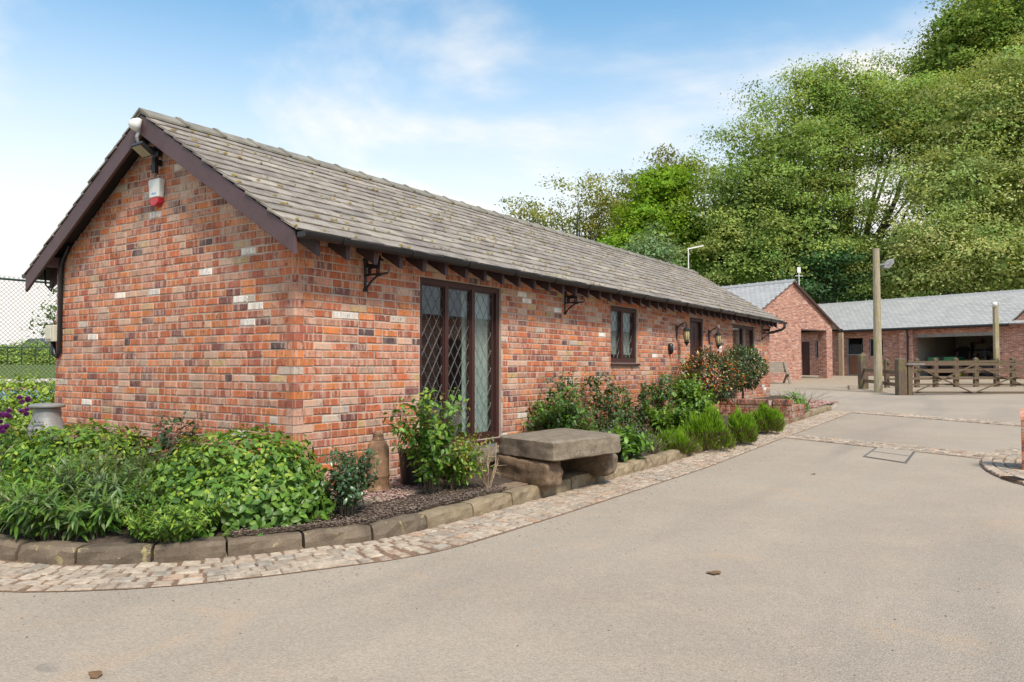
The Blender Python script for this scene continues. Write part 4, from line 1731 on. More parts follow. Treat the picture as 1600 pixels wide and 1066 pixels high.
# a few dead leaves and clods on the drive
M['dead'] = m_plain('dead_leaf', (.17, .09, .04), .9, var=.4, scale=40)
for i, (px, py, lb) in enumerate(((1115, 897, 'curled brown leaf lying on the open drive'), (150, 1056, 'olive tuft of dead moss on the drive at lower left'), (1271, 742, 'small dark leaf on the drive near the heather'),
                                  (1118, 725, 'tiny dark clod on the drive edge by the setts'))):
    dy = (py - 533) / F_PX
    d = FW * math.cos(PITCH) + np.array([0, 0, math.sin(PITCH)]) + RT * (px - 800) / F_PX - dy * np.cross(RT, FW * math.cos(PITCH) + np.array([0, 0, math.sin(PITCH)]))
    tt = -EYE / d[2]
    q = CAM + d * tt
    zz = float(zt(q[0], q[1]))
    s_ = (.05, .045, .03, .025)[i]
    r9 = random.Random(i)
    mb = MB()
    n = 9
    vs = [(q[0], q[1], zz + .008)]
    for k in range(n):
        a = 2 * PI * k / n
        rr = s_ * r9.uniform(.5, 1.15)
        vs.append((q[0] + rr * math.cos(a) * .8, q[1] + rr * math.sin(a), zz + .004 + r9.uniform(0, .012)))
    mb.poly(vs, [(0, k, k % n + 1) for k in range(1, n + 1)])
    tag(mb.build('dead_leaf', M['dead'], loc=(q[0], q[1], zz)), lb, 'leaf')

# ------------------------------------------------------------------ gate, fences, poles
M['gate_wood'] = m_wood('weathered_gate', (.15, .098, .064), (.13, .105, .05), axis=1)
M['post_wood'] = m_wood('mossy_post', (.125, .085, .057), (.15, .13, .05), axis=2)
M['pole_wood'] = m_wood('pole_wood', (.38, .315, .215), (.30, .27, .11), axis=2, stretch=8)


def up(px, zd, py):
    return EYE + (573.0 - py) / F_PX * zd


GZ = 26.7


def post(parent, c, w, h, name='post', mat=None, top='flat', d=None):
    mb = MB()
    x, y = c[0], c[1]
    z0 = float(zt(x, y)) - .1
    a, b_ = RT * w / 2, FW * (d or w) / 2
    mb.obox((x, y, z0 + (h + .1) / 2), a, b_, (0, 0, (h + .1) / 2))
    zt_ = z0 + .1 + h
    if top == 'point':
        vs = [np.array([x, y, zt_ + .0005]) + a * i + b_ * j for i, j in ((-1, -1), (1, -1), (1, 1), (-1, 1))] + [np.array([x, y, zt_ + w * .45])]
        mb.poly(vs, [(0, 1, 4), (1, 2, 4), (2, 3, 4), (3, 0, 4), (3, 2, 1, 0)])
    return mb.build(name, mat or M['post_wood'], parent)


pL = site(1407, GZ)
t = thing('gate_post', pL, 'thick mossy timber gate post at the hinge end of the field gate', 'post')
post(t, pL, .29, 1.26, 'post')
# rounded weathered head
zz = float(zt(pL[0], pL[1])) + 1.26
MB().poly([np.array([pL[0], pL[1], zz + .0008]) + RT * i * .145 + FW * j * .145 for i, j in ((-1, -1), (1, -1), (1, 1), (-1, 1))] + [np.array([pL[0], pL[1], zz + .05]) + RT * i * .08 + FW * j * .08 for i, j in ((-1, -1), (1, -1), (1, 1), (-1, 1))],
          [(4, 5, 6, 7), (0, 1, 5, 4), (1, 2, 6, 5), (2, 3, 7, 6), (3, 0, 4, 7), (3, 2, 1, 0)]).build('head', M['post_wood'], t)

t = thing('field_gate', site(1500, GZ), 'five-bar timber field gate with crossed braces, closed', 'gate')
gA, gB = site(1417, GZ - .1), site(1640, GZ - .1)
gzb = float(zt(gA[0], gA[1]))
hgts = [.10, .38, .60, .83, 1.10]
for i, h in enumerate(hgts):
    MB().bar(gA + (0, 0, gzb + h), gB + (0, 0, gzb + h), .045, .095 if i == 4 else .068).build('rail', M['gate_wood'], t)
for px in (1421, 1637):
    q = site(px, GZ - .1)
    MB().obox((q[0], q[1], gzb + .62), RT * .075, FW * .045, (0, 0, .60)).build('stile', M['gate_wood'], t)
for pa, pb in ((1425, 1520), (1520, 1425), (1520, 1630), (1630, 1520)):
    a, b_ = site(pa, GZ - .165), site(pb, GZ - .165)
    MB().bar(a + (0, 0, gzb + .08), b_ + (0, 0, gzb + 1.06), .028, .085, up=(-FW)).build('brace', M['gate_wood'], t)
    if len(t.children) > 40:
        break
MB().bar(site(1417, GZ - .2) + (0, 0, gzb + 1.1), site(1445, GZ - .2) + (0, 0, gzb + 1.1), .012, .05).build('hinge_strap', M['galv'], t)
# short fence left of the gate
ftz = lambda p: float(zt(p[0], p[1]))
t = thing('post_fence', site(1378, 29.5), 'short two-rail timber fence left of the gate', 'fence')
f1, f2 = site(1348, 31), site(1405, GZ + .4)
post(t, f1, .30, 1.36, top='point')
for h in (.34, .78):
    MB().bar(f1 + (0, 0, ftz(f1) + h), f2 + (0, 0, ftz(f2) + h), .05, .13).build('rail', M['gate_wood'], t)
t = thing('yard_fence', site(1480, 32), 'mossy post and rail fence standing behind the gate', 'fence')
fp = [site(px, zd) for px, zd in ((1385, 31.5), (1432, 31.4), (1461, 31.3), (1493, 31.2), (1524, 31.1), (1556, 31), (1582, 30.9), (1625, 30.8))]
for q in fp:
    post(t, q, .16, 1.16, top='point')
for a, b_ in zip(fp[:-1], fp[1:]):
    for h in (.36, .72, 1.05):
        MB().bar(a + (0, 0, ftz(a) + h) - FW * .12, b_ + (0, 0, ftz(b_) + h) - FW * .10, .04, .085).build('rail', M['gate_wood'], t)
t = thing('loose_block', site(1332, 30.5), 'small pale stone block lying by the fence end', 'stone')
q = site(1332, 30.5)
rough_block([(q + RT * a + FW * b_)[:2] for a, b_ in ((-.18, -.1), (.18, -.1), (.18, .1), (-.18, .1))], ftz(q), ftz(q) + .17, 3, (.40, .33, .26), amp=.01).build('block', M['stone_mass'], t)

# telegraph pole with lamp
pp = site(1371.5, 28.4)
pz = ftz(pp)
t = thing('telegraph_pole', (pp[0], pp[1], pz), 'tall pale timber pole with a grey lamp near its top', 'pole')
ptop = up(1372, 28.4, 388)
mb = MB().tube([(pp[0], pp[1], pz - .1), (pp[0], pp[1], pz + 1.5), (pp[0], pp[1], pz + 3.4), (pp[0], pp[1], ptop)], [.155, .145, .132, .118], 14)
mb.build('shaft', M['pole_wood'], t, smooth=False)
lz = up(1390, 28.4, 412)
lc = site(1391, 28.3, lz)
MB().tube([(pp[0], pp[1], lz - .03), lc + np.array([0, 0, -.03])], .03, 6).build('arm', M['galv'], t)
MB().prism([lc + RT * a + np.array([0, 0, h]) for a, h in ((-.19, -.17), (.02, -.20), (.22, .02), (.20, .20), (.02, .16), (-.13, .02))], FW * .22).build('lamp_head', M['galv'], t, bevel=.02)
# shorter post with a globe
gp = site(1557, 33.5)
gpz = ftz(gp)
t = thing('lamp_post', (gp[0], gp[1], gpz), 'slim mossy timber post with a white globe lamp', 'lamp post')
gt = up(1557, 33.5, 474)
MB().obox((gp[0], gp[1], (gpz + gt) / 2), RT * .085, FW * .085, (0, 0, (gt - gpz) / 2)).build('post', M['pole_wood'], t)
gl_ = MB().lathe((gp[0] - RT[0] * .12 - FW[0] * .14, gp[1] - RT[1] * .12 - FW[1] * .14, gt - .16), [(.02, -.02)] + [(.115 * math.sin(a), .10 - .115 * math.cos(a)) for a in np.linspace(.35, PI - .05, 9)], 14)
gl_.build('globe', M['white'], t, smooth=True)
MB().obox((gp[0], gp[1], gt + .02), RT * .12, FW * .12, (0, 0, .02)).build('cap', M['cream'], t)
# ------------------------------------------------------------------ stables round the yard
BA = math.radians(250.5)
AX = np.array([math.cos(BA), math.sin(BA), 0])          # along the stable front, towards the right
NX = np.array([-AX[1], AX[0], 0])                       # outward from the stable front
if NX @ (CAM - site(1400, 44)) < 0:
    NX = -NX
UP = np.array([0, 0, 1.0])
S0 = site(1305, 47.0)


def front_s(px, w=0.0):
    """distance along the stable front line (offset w towards the yard) where the bearing of column px meets it"""
    b = S0 + NX * w
    d = FW + RT * (px - 800) / F_PX
    A = np.array([[AX[0], -d[0]], [AX[1], -d[1]]])
    r = CAM[:2] - b[:2]
    return float(np.linalg.solve(A, r)[0])


def BP(s, w, h):
    return S0 + AX * s + NX * w + UP * h


def m_barnbrick():
    m, nt, b, _ = new_mat('barn_brick')
    s_ = N(nt, 'ShaderNodeVectorMath', operation='DOT_PRODUCT')
    s_.inputs[1].default_value = tuple(AX + NX)
    nt.links.new(position(nt), s_.inputs[0])
    z_ = N(nt, 'ShaderNodeSeparateXYZ')
    nt.links.new(position(nt), z_.inputs[0])
    mp = N(nt, 'ShaderNodeCombineXYZ')
    nt.links.new(s_.outputs['Value'], mp.inputs[0])
    nt.links.new(z_.outputs[2], mp.inputs[1])
    br = N(nt, 'ShaderNodeTexBrick')
    br.offset = .5
    br.inputs['Scale'].default_value = 1.0
    br.inputs['Brick Width'].default_value = .225
    br.inputs['Row Height'].default_value = .075
    br.inputs['Mortar Size'].default_value = .011
    br.inputs['Color1'].default_value = (.47, .165, .085, 1)
    br.inputs['Color2'].default_value = (.27, .085, .06, 1)
    br.inputs['Mortar'].default_value = (.47, .37, .31, 1)
    nt.links.new(mp.outputs[0], br.inputs['Vector'])
    p = position(nt)
    mp2 = N(nt, 'ShaderNodeMapping')
    mp2.inputs['Scale'].default_value = (3.5, 3.5, 13)
    nt.links.new(p, mp2.inputs[0])
    n = noise(nt, 1.0, 3, .6, mp2.outputs[0])
    c = mixc(nt, br.outputs['Color'], (.62, .42, .33), ramp_node(nt, n.outputs['Fac'], .55, .66, 0, .85))
    c = mixc(nt, c, (.15, .065, .06), ramp_node(nt, n.outputs['Fac'], .44, .34, 0, .8))
    nt.links.new(c, b.inputs['Base Color'])
    b.inputs['Roughness'].default_value = .9
    bump(nt, b, br.outputs['Fac'], -.4, .01)
    return m


def m_barnslate():
    m, nt, b, _ = new_mat('blue_grey_slate')
    tx = N(nt, 'ShaderNodeTexCoord')
    br = N(nt, 'ShaderNodeTexBrick')
    br.offset = .5
    br.inputs['Scale'].default_value = 1.0
    br.inputs['Brick Width'].default_value = .30
    br.inputs['Row Height'].default_value = .22
    br.inputs['Mortar Size'].default_value = .014
    br.inputs['Color1'].default_value = (.44, .43, .425, 1)
    br.inputs['Color2'].default_value = (.345, .338, .335, 1)
    br.inputs['Mortar'].default_value = (.13, .13, .13, 1)
    nt.links.new(tx.outputs['UV'], br.inputs['Vector'])
    n = noise(nt, .8, 4, .6, position(nt))
    c = mixc(nt, br.outputs['Color'], (.42, .41, .395), ramp_node(nt, n.outputs['Fac'], .4, .7, 0, .5))
    nt.links.new(c, b.inputs['Base Color'])
    b.inputs['Roughness'].default_value = .5
    return m


M['barn_brick'] = m_barnbrick()
M['barn_slate'] = m_barnslate()
M['barn_ridge'] = m_plain('ridge_clay', (.30, .30, .30), .6, var=.2)
M['brown_door'] = m_wood('brown_boards', (.23, .10, .055), axis=2)
M['dark_door'] = m_plain('dark_door', (.075, .030, .024), .6, var=.2)
M['grey_metal'] = m_plain('grey_metal', (.34, .36, .38), .45, .4, var=.15)
M['post_pale'] = m_wood('pale_post', (.42, .30, .19), axis=2)
M['shade_wall'] = m_plain('block_wall', (.27, .245, .21), .9, var=.2)
M['green_box'] = m_plain('green_paint', (.05, .24, .10), .5, var=.2)
M['blue_box'] = m_plain('blue_plastic', (.06, .16, .33), .45, var=.2)
M['yellow_box'] = m_plain('yellow_plastic', (.52, .42, .05), .5, var=.2)


def uv_quad(name, pts, mat, parent, uvs, thick=None):
    """planar polygon given a metric UV layout; thick sweeps it to a slab"""
    mb = MB()
    n = len(pts)
    if thick is None:
        mb.poly(pts, [tuple(range(n))])
        uv = list(uvs)
    else:
        mb.prism(pts, thick)
        uv = list(uvs) + list(uvs)
    off = OFF.get(parent.name, (0, 0, 0))
    me = bpy.data.meshes.new(name)
    me.from_pydata([tuple(np.asarray(p) - np.asarray(off)) for p in mb.v], [], mb.f)
    me.materials.append(mat)
    lay = me.uv_layers.new(name='UVMap')
    for lp in me.loops:
        lay.data[lp.index].uv = uv[lp.vertex_index]
    o = bpy.data.objects.new(name, me)
    link(o, parent)
    return o


def bwall(parent, s0, s1, h0, h1, w, depth=.3, name='wall', side=None):
    pts = [BP(s0, w, h0), BP(s1, w, h0), BP(s1, w, h1), BP(s0, w, h1)]
    uv = [(s0, h0), (s1, h0), (s1, h1), (s0, h1)]
    return uv_quad(name, pts, M['barn_brick'], parent, uv, -NX * depth)


GB = .76                                 # yard level at the stables
HG = EYE + 54.1 / F_PX * 47.0            # gutter height
sA = front_s(1420)                       # brick return left of the garage
sG0, sG1 = front_s(1430), front_s(1553)
sEnd = front_s(1582)
st = thing('stable_block', BP(4, 0, GB), 'long red brick stable range with grey slate roof across the yard', 'barn')
HW = HG + .02
# front wall with openings for doors, window and garage
sD0, sD1 = front_s(1322.5), front_s(1349.5)
sW0, sW1 = front_s(1358), front_s(1380)
sP0, sP1 = front_s(1252), front_s(1265)
sV0, sV1 = front_s(1274), front_s(1284)
RECS = -.0
segs = [(-9.0, sP0, 0, 9), (sP1, sV0, 0, 9), (sV1, sD0, 0, 9), (sD1, sW0, 0, 9), (sW1, sG0, 0, 9), (sG1, sEnd + 7, 0, 9)]
for a, b_, _, _ in segs:
    bwall(st, a, b_, GB - .3, HW, 0)
hd = HW - .22
for a, b_, lo, hi in ((sP0, sP1, GB, GB + 2.15), (sV0, sV1, GB + 1.05, GB + 2.2), (sD0, sD1, GB, GB + 2.28), (sW0, sW1, GB + 1.15, GB + 2.2), (sG0, sG1, GB, HW - .34)):
    bwall(st, a, b_, hi, HW, 0, name='lintel_brickwork')
    if lo > GB:
        bwall(st, a, b_, GB - .3, lo, 0, name='sill_brickwork')
# the doors and windows
o = uv_quad('door', [BP(sP0, -.1, GB), BP(sP1, -.1, GB), BP(sP1, -.1, GB + 2.15), BP(sP0, -.1, GB + 2.15)], M['dark_door'], st, [(0, 0)] * 4, -NX * .05)


def bbox_(parent, name, mat, s0, s1, w0, w1, h0, h1):
    return MB().obox(BP((s0 + s1) / 2, (w0 + w1) / 2, (h0 + h1) / 2), AX * (s1 - s0) / 2, NX * (w1 - w0) / 2, UP * (h1 - h0) / 2).build(name, mat, parent)


bbox_(st, 'window', M['grey_metal'], sV0, sV1, -.16, -.10, GB + 1.05, GB + 2.2)
for k in range(3):
    f = sV0 + (sV1 - sV0) * (.15 + .3 * k)
    bbox_(st, 'window_pane', M['black'], f, f + (sV1 - sV0) * .2, -.098, -.09, GB + 1.1, GB + 2.15)
sd_ = bbox_(st, 'stable_door', M['brown_door'], sD0 + .1, sD1 - .08, -.14, -.09, GB + .06, GB + 1.24)
bbox_(sd_, 'door_edge', M['grey_metal'], sD0 + .08, sD1 - .06, -.15, -.08, GB + 1.24, GB + 1.30)
bbox_(sd_, 'door_edge', M['grey_metal'], sD0 + .0, sD0 + .09, -.15, -.05, GB, GB + 2.27)
bbox_(sd_, 'door_edge', M['grey_metal'], sD1 - .07, sD1, -.15, -.05, GB, GB + 2.27)
bbox_(sd_, 'door_edge', M['grey_metal'], sD0 + .09, sD1 - .07, -.15, -.08, GB + .0, GB + .055)
for k in range(7):
    a = sD0 + .2 + k * (sD1 - sD0 - .4) / 6
    bbox_(sd_, 'grille_bar', M['grey_metal'], a - .008, a + .008, -.13, -.115, GB + 1.3, GB + 1.9)
wn_ = bbox_(st, 'window', M['grey_metal'], sW0, sW1, -.18, -.13, GB + 1.15, GB + 2.2)
for k in range(2):
    f = sW0 + (sW1 - sW0) * (.06 + .47 * k)
    bbox_(wn_, 'window_pane', M['black'], f, f + (sW1 - sW0) * .40, -.129, -.12, GB + 1.2, GB + 2.15)
# timber post under the eaves, downpipe, garage lining
bbox_(st, 'eaves_post', M['post_pale'], front_s(1312, .5), front_s(1318, .5), .45, .62, GB - .05, HW - .1)
bbox_(st, 'brick_return', M['barn_brick'], sA - .4, sG0 - .02, .01, .26, GB - .2, HW - .02)
MB().tube([BP(sA + .05, .33, HW - .1), BP(sA + .1, .33, HW - .3), BP(sA + .1, .33, GB)], .05, 8).build('downpipe', M['black'], st)
DG = 5.2
bbox_(st, 'garage_wall', M['shade_wall'], sG0 - .3, sG0 - .02, -DG, -.31, GB, HW - .05)
bbox_(st, 'garage_wall', M['shade_wall'], sG1 + .02, sG1 + .3, -DG, -.31, GB, HW - .05)
bbox_(st, 'garage_wall', M['shade_wall'], sG0 - .3, sG1 + .3, -DG - .2, -DG - .01, GB, HW - .05)
bbox_(st, 'garage_ceiling', M['room'], sG0 - .3, sG1 + .3, -DG - .2, -.31, HW - .04, HW + .04)
bbox_(st, 'garage_floor', M['apron'], sG0 - .3, sG1 + .3, -DG, .0, GB - .1, GB + .005)
bbox_(st, 'shutter_box', M['galv'], sG0, sG1, -.30, -.02, HW - .52, HW - .345)
# stable boxes are dark inside
bbox_(st, 'box_wall', M['room'], -9, sG0 - .4, -3.4, -3.2, GB, HW - .05)
# roof
RD, RH = 3.75, 2.02
e0, e1 = -9.2, sEnd + 6.5
ez = HG + .02
uvr = lambda s, d: (s, d)
sl_ = math.hypot(RD + .35, RH)
rf = uv_quad('roof', [BP(e0, .35, ez), BP(e1, .35, ez), BP(e1, -RD, ez + RH), BP(e0, -RD, ez + RH)], M['barn_slate'], st, [(e0, 0), (e1, 0), (e1, sl_), (e0, sl_)], UP * .07)
uv_quad('rear_roof', [BP(e0, -RD, ez + RH - .002), BP(e1, -RD, ez + RH - .002), BP(e1, -2 * RD - .3, ez), BP(e0, -2 * RD - .3, ez)], M['barn_slate'], st, [(e0, 0), (e1, 0), (e1, sl_), (e0, sl_)], UP * .07)
bwall(st, e0 + .2, e1 - .2, GB - .3, ez - .02, -2 * RD + .1, name='rear_wall')
MB().tube([BP(front_s(1306, .4), .42, ez - .02), BP(sEnd, .42, ez - .02)], .065, 8).build('gutter', M['black'], st)
a = e0
while a < sEnd + 5:
    tl = MB()
    zz = ez + RH + .05
    tl.prism([BP(a, -RD + .24, zz - .10), BP(a, -RD, zz + .07), BP(a, -RD - .24, zz - .10), BP(a, -RD - .24, zz - .13), BP(a, -RD, zz + .03), BP(a, -RD + .24, zz - .13)], AX * .60)
    tl.prism([BP(a + .60, -RD + .27, zz - .115), BP(a + .60, -RD, zz + .10), BP(a + .60, -RD - .27, zz - .115), BP(a + .60, -RD - .2, zz - .10), BP(a + .60, -RD, zz + .02), BP(a + .60, -RD + .2, zz - .10)], AX * .06)
    tl.build('ridge_tile', M['barn_ridge'], rf)
    a += .66
# cross gable at the right end
sQ = front_s(1582)
pk = 3.2
uv_quad('cross_gable', [BP(sQ - .05, .04, HW - .3), BP(sQ + 2 * pk, .04, HW - .3), BP(sQ + 2 * pk, .04, HW), BP(sQ + pk, .04, HW + pk * 1.0), BP(sQ - .05, .04, HW)], M['barn_brick'], st,
        [(sQ, 0), (sQ + 2 * pk, 0), (sQ + 2 * pk, .3), (sQ + pk, .3 + pk * 1.0), (sQ, .3)], -NX * .25)
uv_quad('cross_roof', [BP(sQ - .12, .1, HW + .0), BP(sQ + pk, .1, HW + pk * 1.0 + .05), BP(sQ + pk, -6, HW + pk * 1.0 + .05), BP(sQ - .12, -6, HW + .0)], M['barn_slate'], st, [(0, 0), (0, 4.5), (6, 4.5), (6, 0)], UP * .06)

# --- gable wing nearer the cottage
wg = thing('gable_wing', site(1240, 40), 'red brick gable-ended wing with pale slate roof and open porch', 'barn')
ZWg = 41.8
C0 = site(1306, ZWg)                   # right eaves corner of its gable
WG_DIR = NX                            # in the gable plane, towards the left of the view
HWE = EYE + 62 / F_PX * ZWg            # eaves level
WS = 4.03
RIS = EYE + 133 / F_PX * 39.5 - HWE


def WP(q, d, h):
    """q metres left along the gable, d metres back from it, height h"""
    return C0 + WG_DIR * q - AX * d + UP * h


def wing_q(px):
    d = FW + RT * (px - 800) / F_PX
    A = np.array([[WG_DIR[0], -d[0]], [WG_DIR[1], -d[1]]])
    return float(np.linalg.solve(A, (CAM - C0)[:2])[0])


qp1, qp0, qo0 = wing_q(1300.5), wing_q(1291.5), wing_q(1252)
qa = .22
hop = EYE + (573 - 516) / F_PX * 41.2
slope = RIS / WS
eq = lambda q: HWE + slope * (q if q <= WS else 2 * WS - q)
tk = -AX * .33
W1 = 2 * WS - .22
uv_quad('gable_wall', [WP(qo0, 0, GB - .3), WP(W1, 0, GB - .3), WP(W1, 0, eq(W1) - .06), WP(WS, 0, eq(WS) - .06), WP(qo0, 0, eq(qo0) - .06)], M['barn_brick'], wg,
        [(qo0, 0), (W1, 0), (W1, eq(W1)), (WS, eq(WS)), (qo0, eq(qo0))], tk)
uv_quad('gable_head', [WP(qp1, 0, hop), WP(qo0 + .0, 0, hop), WP(qo0 + .0, 0, eq(qo0) - .06), WP(qp1, 0, eq(qp1) - .06)], M['barn_brick'], wg, [(qp1, hop), (qo0, hop), (qo0, eq(qo0)), (qp1, eq(qp1))], tk)
uv_quad('porch_pier', [WP(qp1, -.003, GB - .3), WP(qp0, -.003, GB - .3), WP(qp0, -.003, hop + .02), WP(qp1, -.003, hop + .02)], M['barn_brick'], wg, [(qp1, 0), (qp0, 0), (qp0, hop), (qp1, hop)], -AX * .50)
# left flank wall and roof
LB = 16.0
uv_quad('flank_wall', [WP(W1, .34, GB - .3), WP(W1, LB, GB - .3), WP(W1, LB, HWE), WP(W1, .34, HWE)], M['barn_brick'], wg, [(0, 0), (LB, 0), (LB, HWE), (0, HWE)], -WG_DIR * .3)
sl2 = math.hypot(WS + .25, RIS)
ov = .12
lf = uv_quad('roof', [WP(2 * WS + .25, -ov, HWE - slope * .25), WP(WS, -ov, HWE + RIS), WP(WS, LB, HWE + RIS), WP(2 * WS + .25, LB, HWE - slope * .25)], M['barn_slate'], wg, [(0, 0), (0, sl2), (LB, sl2), (LB, 0)], UP * .06)
uv_quad('rear_roof', [WP(-.25, -ov, HWE - slope * .25), WP(WS, -ov, HWE + RIS - .002), WP(WS, LB, HWE + RIS - .002), WP(-.25, LB, HWE - slope * .25)], M['barn_slate'], wg, [(0, 0), (0, sl2), (LB, sl2), (LB, 0)], UP * .06)
bgd = MB().prism([WP(-.27, -ov - .04, HWE - slope * .27 - .12), WP(-.27, -ov - .04, HWE - slope * .27 + .02), WP(WS, -ov - .04, HWE + RIS + .02), WP(WS, -ov - .04, HWE + RIS - .10)], -AX * .05)
bgd.build('verge_board', M['dark_door'], wg)
MB().tube([WP(-.30, -ov - .1, HWE - slope * .25 - .03), WP(-.30, 3.0, HWE - slope * .25 - .03)], .07, 8).build('gutter', M['black'], wg)
MB().obox(WP((qp0 + qo0) / 2, .17, hop - .03), WG_DIR * (qo0 - qp0) / 2, AX * .17, UP * .028).build('porch_lintel', M['dark_door'], wg)
d = -ov
while d < LB - .5:
    tl = MB()
    zz = HWE + RIS + .06
    tl.prism([WP(WS + .22, d, zz - .09), WP(WS, d, zz + .07), WP(WS - .22, d, zz - .09), WP(WS - .22, d, zz - .12), WP(WS, d, zz + .03), WP(WS + .22, d, zz - .12)], -AX * .50)
    tl.prism([WP(WS + .26, d + .5, zz - .11), WP(WS, d + .5, zz + .11), WP(WS - .26, d + .5, zz - .11), WP(WS, d + .5, zz + .0)], -AX * .07)
    tl.build('ridge_tile', M['barn_ridge'], lf)
    d += .58
# weather vane behind the gable
t = thing('weather_vane', WP(WS - .8, 3, HWE + RIS), 'small pale weather vane above the gable wing', 'vane')
vz = EYE + (573 - 428) / F_PX * 46
vp = site(1250, 44.0)
MB().tube([(vp[0], vp[1], HWE + RIS - .9), (vp[0], vp[1], vz + .15)], .025, 6).build('spindle', M['white'], t)
MB().obox((vp[0], vp[1], vz), RT * .10, FW * .02, (0, 0, .16)).build('vane_plate', M['white'], t)
MB().bar((vp[0], vp[1], vz - .35) - RT * .22, (vp[0], vp[1], vz - .35) + RT * .22, .03, .03).build('arm', M['white'], t)

# A-frame bench by the wing
t = thing('yard_bench', site(1222, 36.5), 'weathered timber bench with sloping back and splayed legs by the wing', 'bench')
M['bench_wood'] = m_wood('bench_wood', (.22, .185, .14), axis=0)
bq = site(1228, 36.3)
bz = float(zt(bq[0], bq[1]))
bu, bn = RT, -FW
B_ = lambda a, f, h: bq + bu * a + bn * f + UP * (bz + h)
for k in range(3):
    MB().obox(B_(-.75, -.20 - .085 * k, .62 + .17 * k), bu * .85, bn * .018 + UP * -.0, UP * .075 + bn * -.035).build('back_board', M['bench_wood'], t)
for k in range(3):
    MB().obox(B_(-.75, -.08 + .15 * k, .46), bu * .85, bn * .068, UP * .02).build('seat_board', M['bench_wood'], t)
for a in (.05, -1.5):
    MB().bar(B_(a, .40, -.02), B_(a, -.40, 1.06), .07, .10, up=bu).build('leg', M['bench_wood'], t)
    MB().bar(B_(a, -.52, -.02), B_(a, -.02, .46), .06, .09, up=bu).build('leg', M['bench_wood'], t)

# --- what stands in the garage
def gbox(name, label, cat, s, w, size, mat, h0=0.0):
    c = BP(s, w, GB + .01 + h0)
    t = thing(name, c, label, cat)
    a, b_, h = size
    MB().obox(c + UP * h / 2, AX * a / 2, NX * b_ / 2, UP * h / 2).build('body', mat, t, bevel=.03)
    return t


sm = lambda px: front_s(px, -2.0)
t = gbox('trailer', 'green-sided trailer parked at the mouth of the garage', 'trailer', sm(1483), -1.6, (1.55, 1.1, .30), M['green_box'], .78)
c = BP(sm(1483), -1.6, GB)
for sg in (-1, 1):
    MB().tube([c + AX * sg * .8 + UP * .28 + NX * .06, c + AX * sg * .8 + UP * .28 - NX * .06], .28, 16).build('wheel', M['black'], t)
MB().obox(c + UP * .58, AX * .75, NX * .5, UP * .09).build('chassis', M['black'], t)
MB().obox(c + UP * 1.0 + NX * .556, AX * .12, NX * .005, UP * .10).build('panel_gap', M['black'], t)
t = gbox('work_bench', 'dark workbench with tools deep in the garage', 'workbench', sm(1520), -4.3, (3.2, .7, .12), M['room'], .85)
c = BP(sm(1520), -4.3, GB)
for a in (-1.5, 0, 1.5):
    MB().obox(c + AX * a + UP * .42, AX * .06, NX * .3, UP * .42).build('leg', M['room'], t)
t = gbox('shelf_unit', 'dark shelving against the garage back wall', 'shelves', sm(1522), -4.95, (2.6, .35, .06), M['black'], 1.5)
c = BP(sm(1522), -4.95, GB)
for h in (1.1, 1.95):
    MB().obox(c + UP * h, AX * 1.3, NX * .17, UP * .03).build('shelf', M['black'], t)
for a in (-1.3, 1.3):
    MB().obox(c + UP * 1.0 + AX * a, AX * .03, NX * .17, UP * 1.0).build('upright', M['black'], t)
for k in range(9):
    MB().obox(c + AX * (-1.1 + .27 * k) + UP * (1.25 + (k % 3) * .05 + (.85 if k % 2 else 0) * 1.0 * .9), AX * .1, NX * .12, UP * (.09 + .03 * (k % 3))).build('carton', (M['shade_wall'], M['brown_door'], M['blue_box'])[k % 3], t)
t = gbox('mower', 'dark ride-on mower standing behind the gate in the garage', 'mower', sm(1535), -1.7, (1.5, .8, .42), M['black'], .30)
c = BP(sm(1535), -1.7, GB)
for a in (-.55, .55):
    for b_ in (-.42, .42):
        MB().tube([c + AX * a + NX * (b_ - .06) + UP * .22, c + AX * a + NX * (b_ + .06) + UP * .22], .22, 14).build('wheel', M['black'], t)
MB().obox(c + AX * .35 + UP * .92, AX * .06, NX * .24, UP * .22).build('seat_back', M['black'], t, bevel=.03)
MB().tube([c - AX * .25 + UP * .7, c - AX * .1 + UP * 1.05], .02, 6).build('steering_column', M['black'], t)
t = gbox('blue_tub', 'blue plastic tub on the garage floor at its left', 'tub', sm(1434), -.9, (.42, .42, .38), M['blue_box'])
MB().obox(BP(sm(1434), -.9, GB + .41), AX * .23, NX * .23, UP * .02).build('rim', M['blue_box'], t)
t = gbox('yellow_bucket', 'yellow bucket on the garage floor by the mower', 'bucket', sm(1515), -.6, (.26, .26, .30), M['yellow_box'])
MB().obox(BP(sm(1515), -.6, GB + .33), AX * .15, NX * .15, UP * .015).build('rim', M['yellow_box'], t)
t = thing('hanging_coat', BP(sm(1470), -4.9, GB + 1.2), 'dark coat hanging on the garage back wall', 'coat')
c = BP(sm(1470), -4.93, GB + 1.45)
MB().prism([c + AX * a + UP * h for a, h in ((-.2, .3), (.2, .3), (.42, .05), (.30, 0), (.22, .1), (.26, -.6), (-.26, -.6), (-.22, .1), (-.32, -.02), (-.42, .06))], NX * .10).build('cloth', M['black'], t)

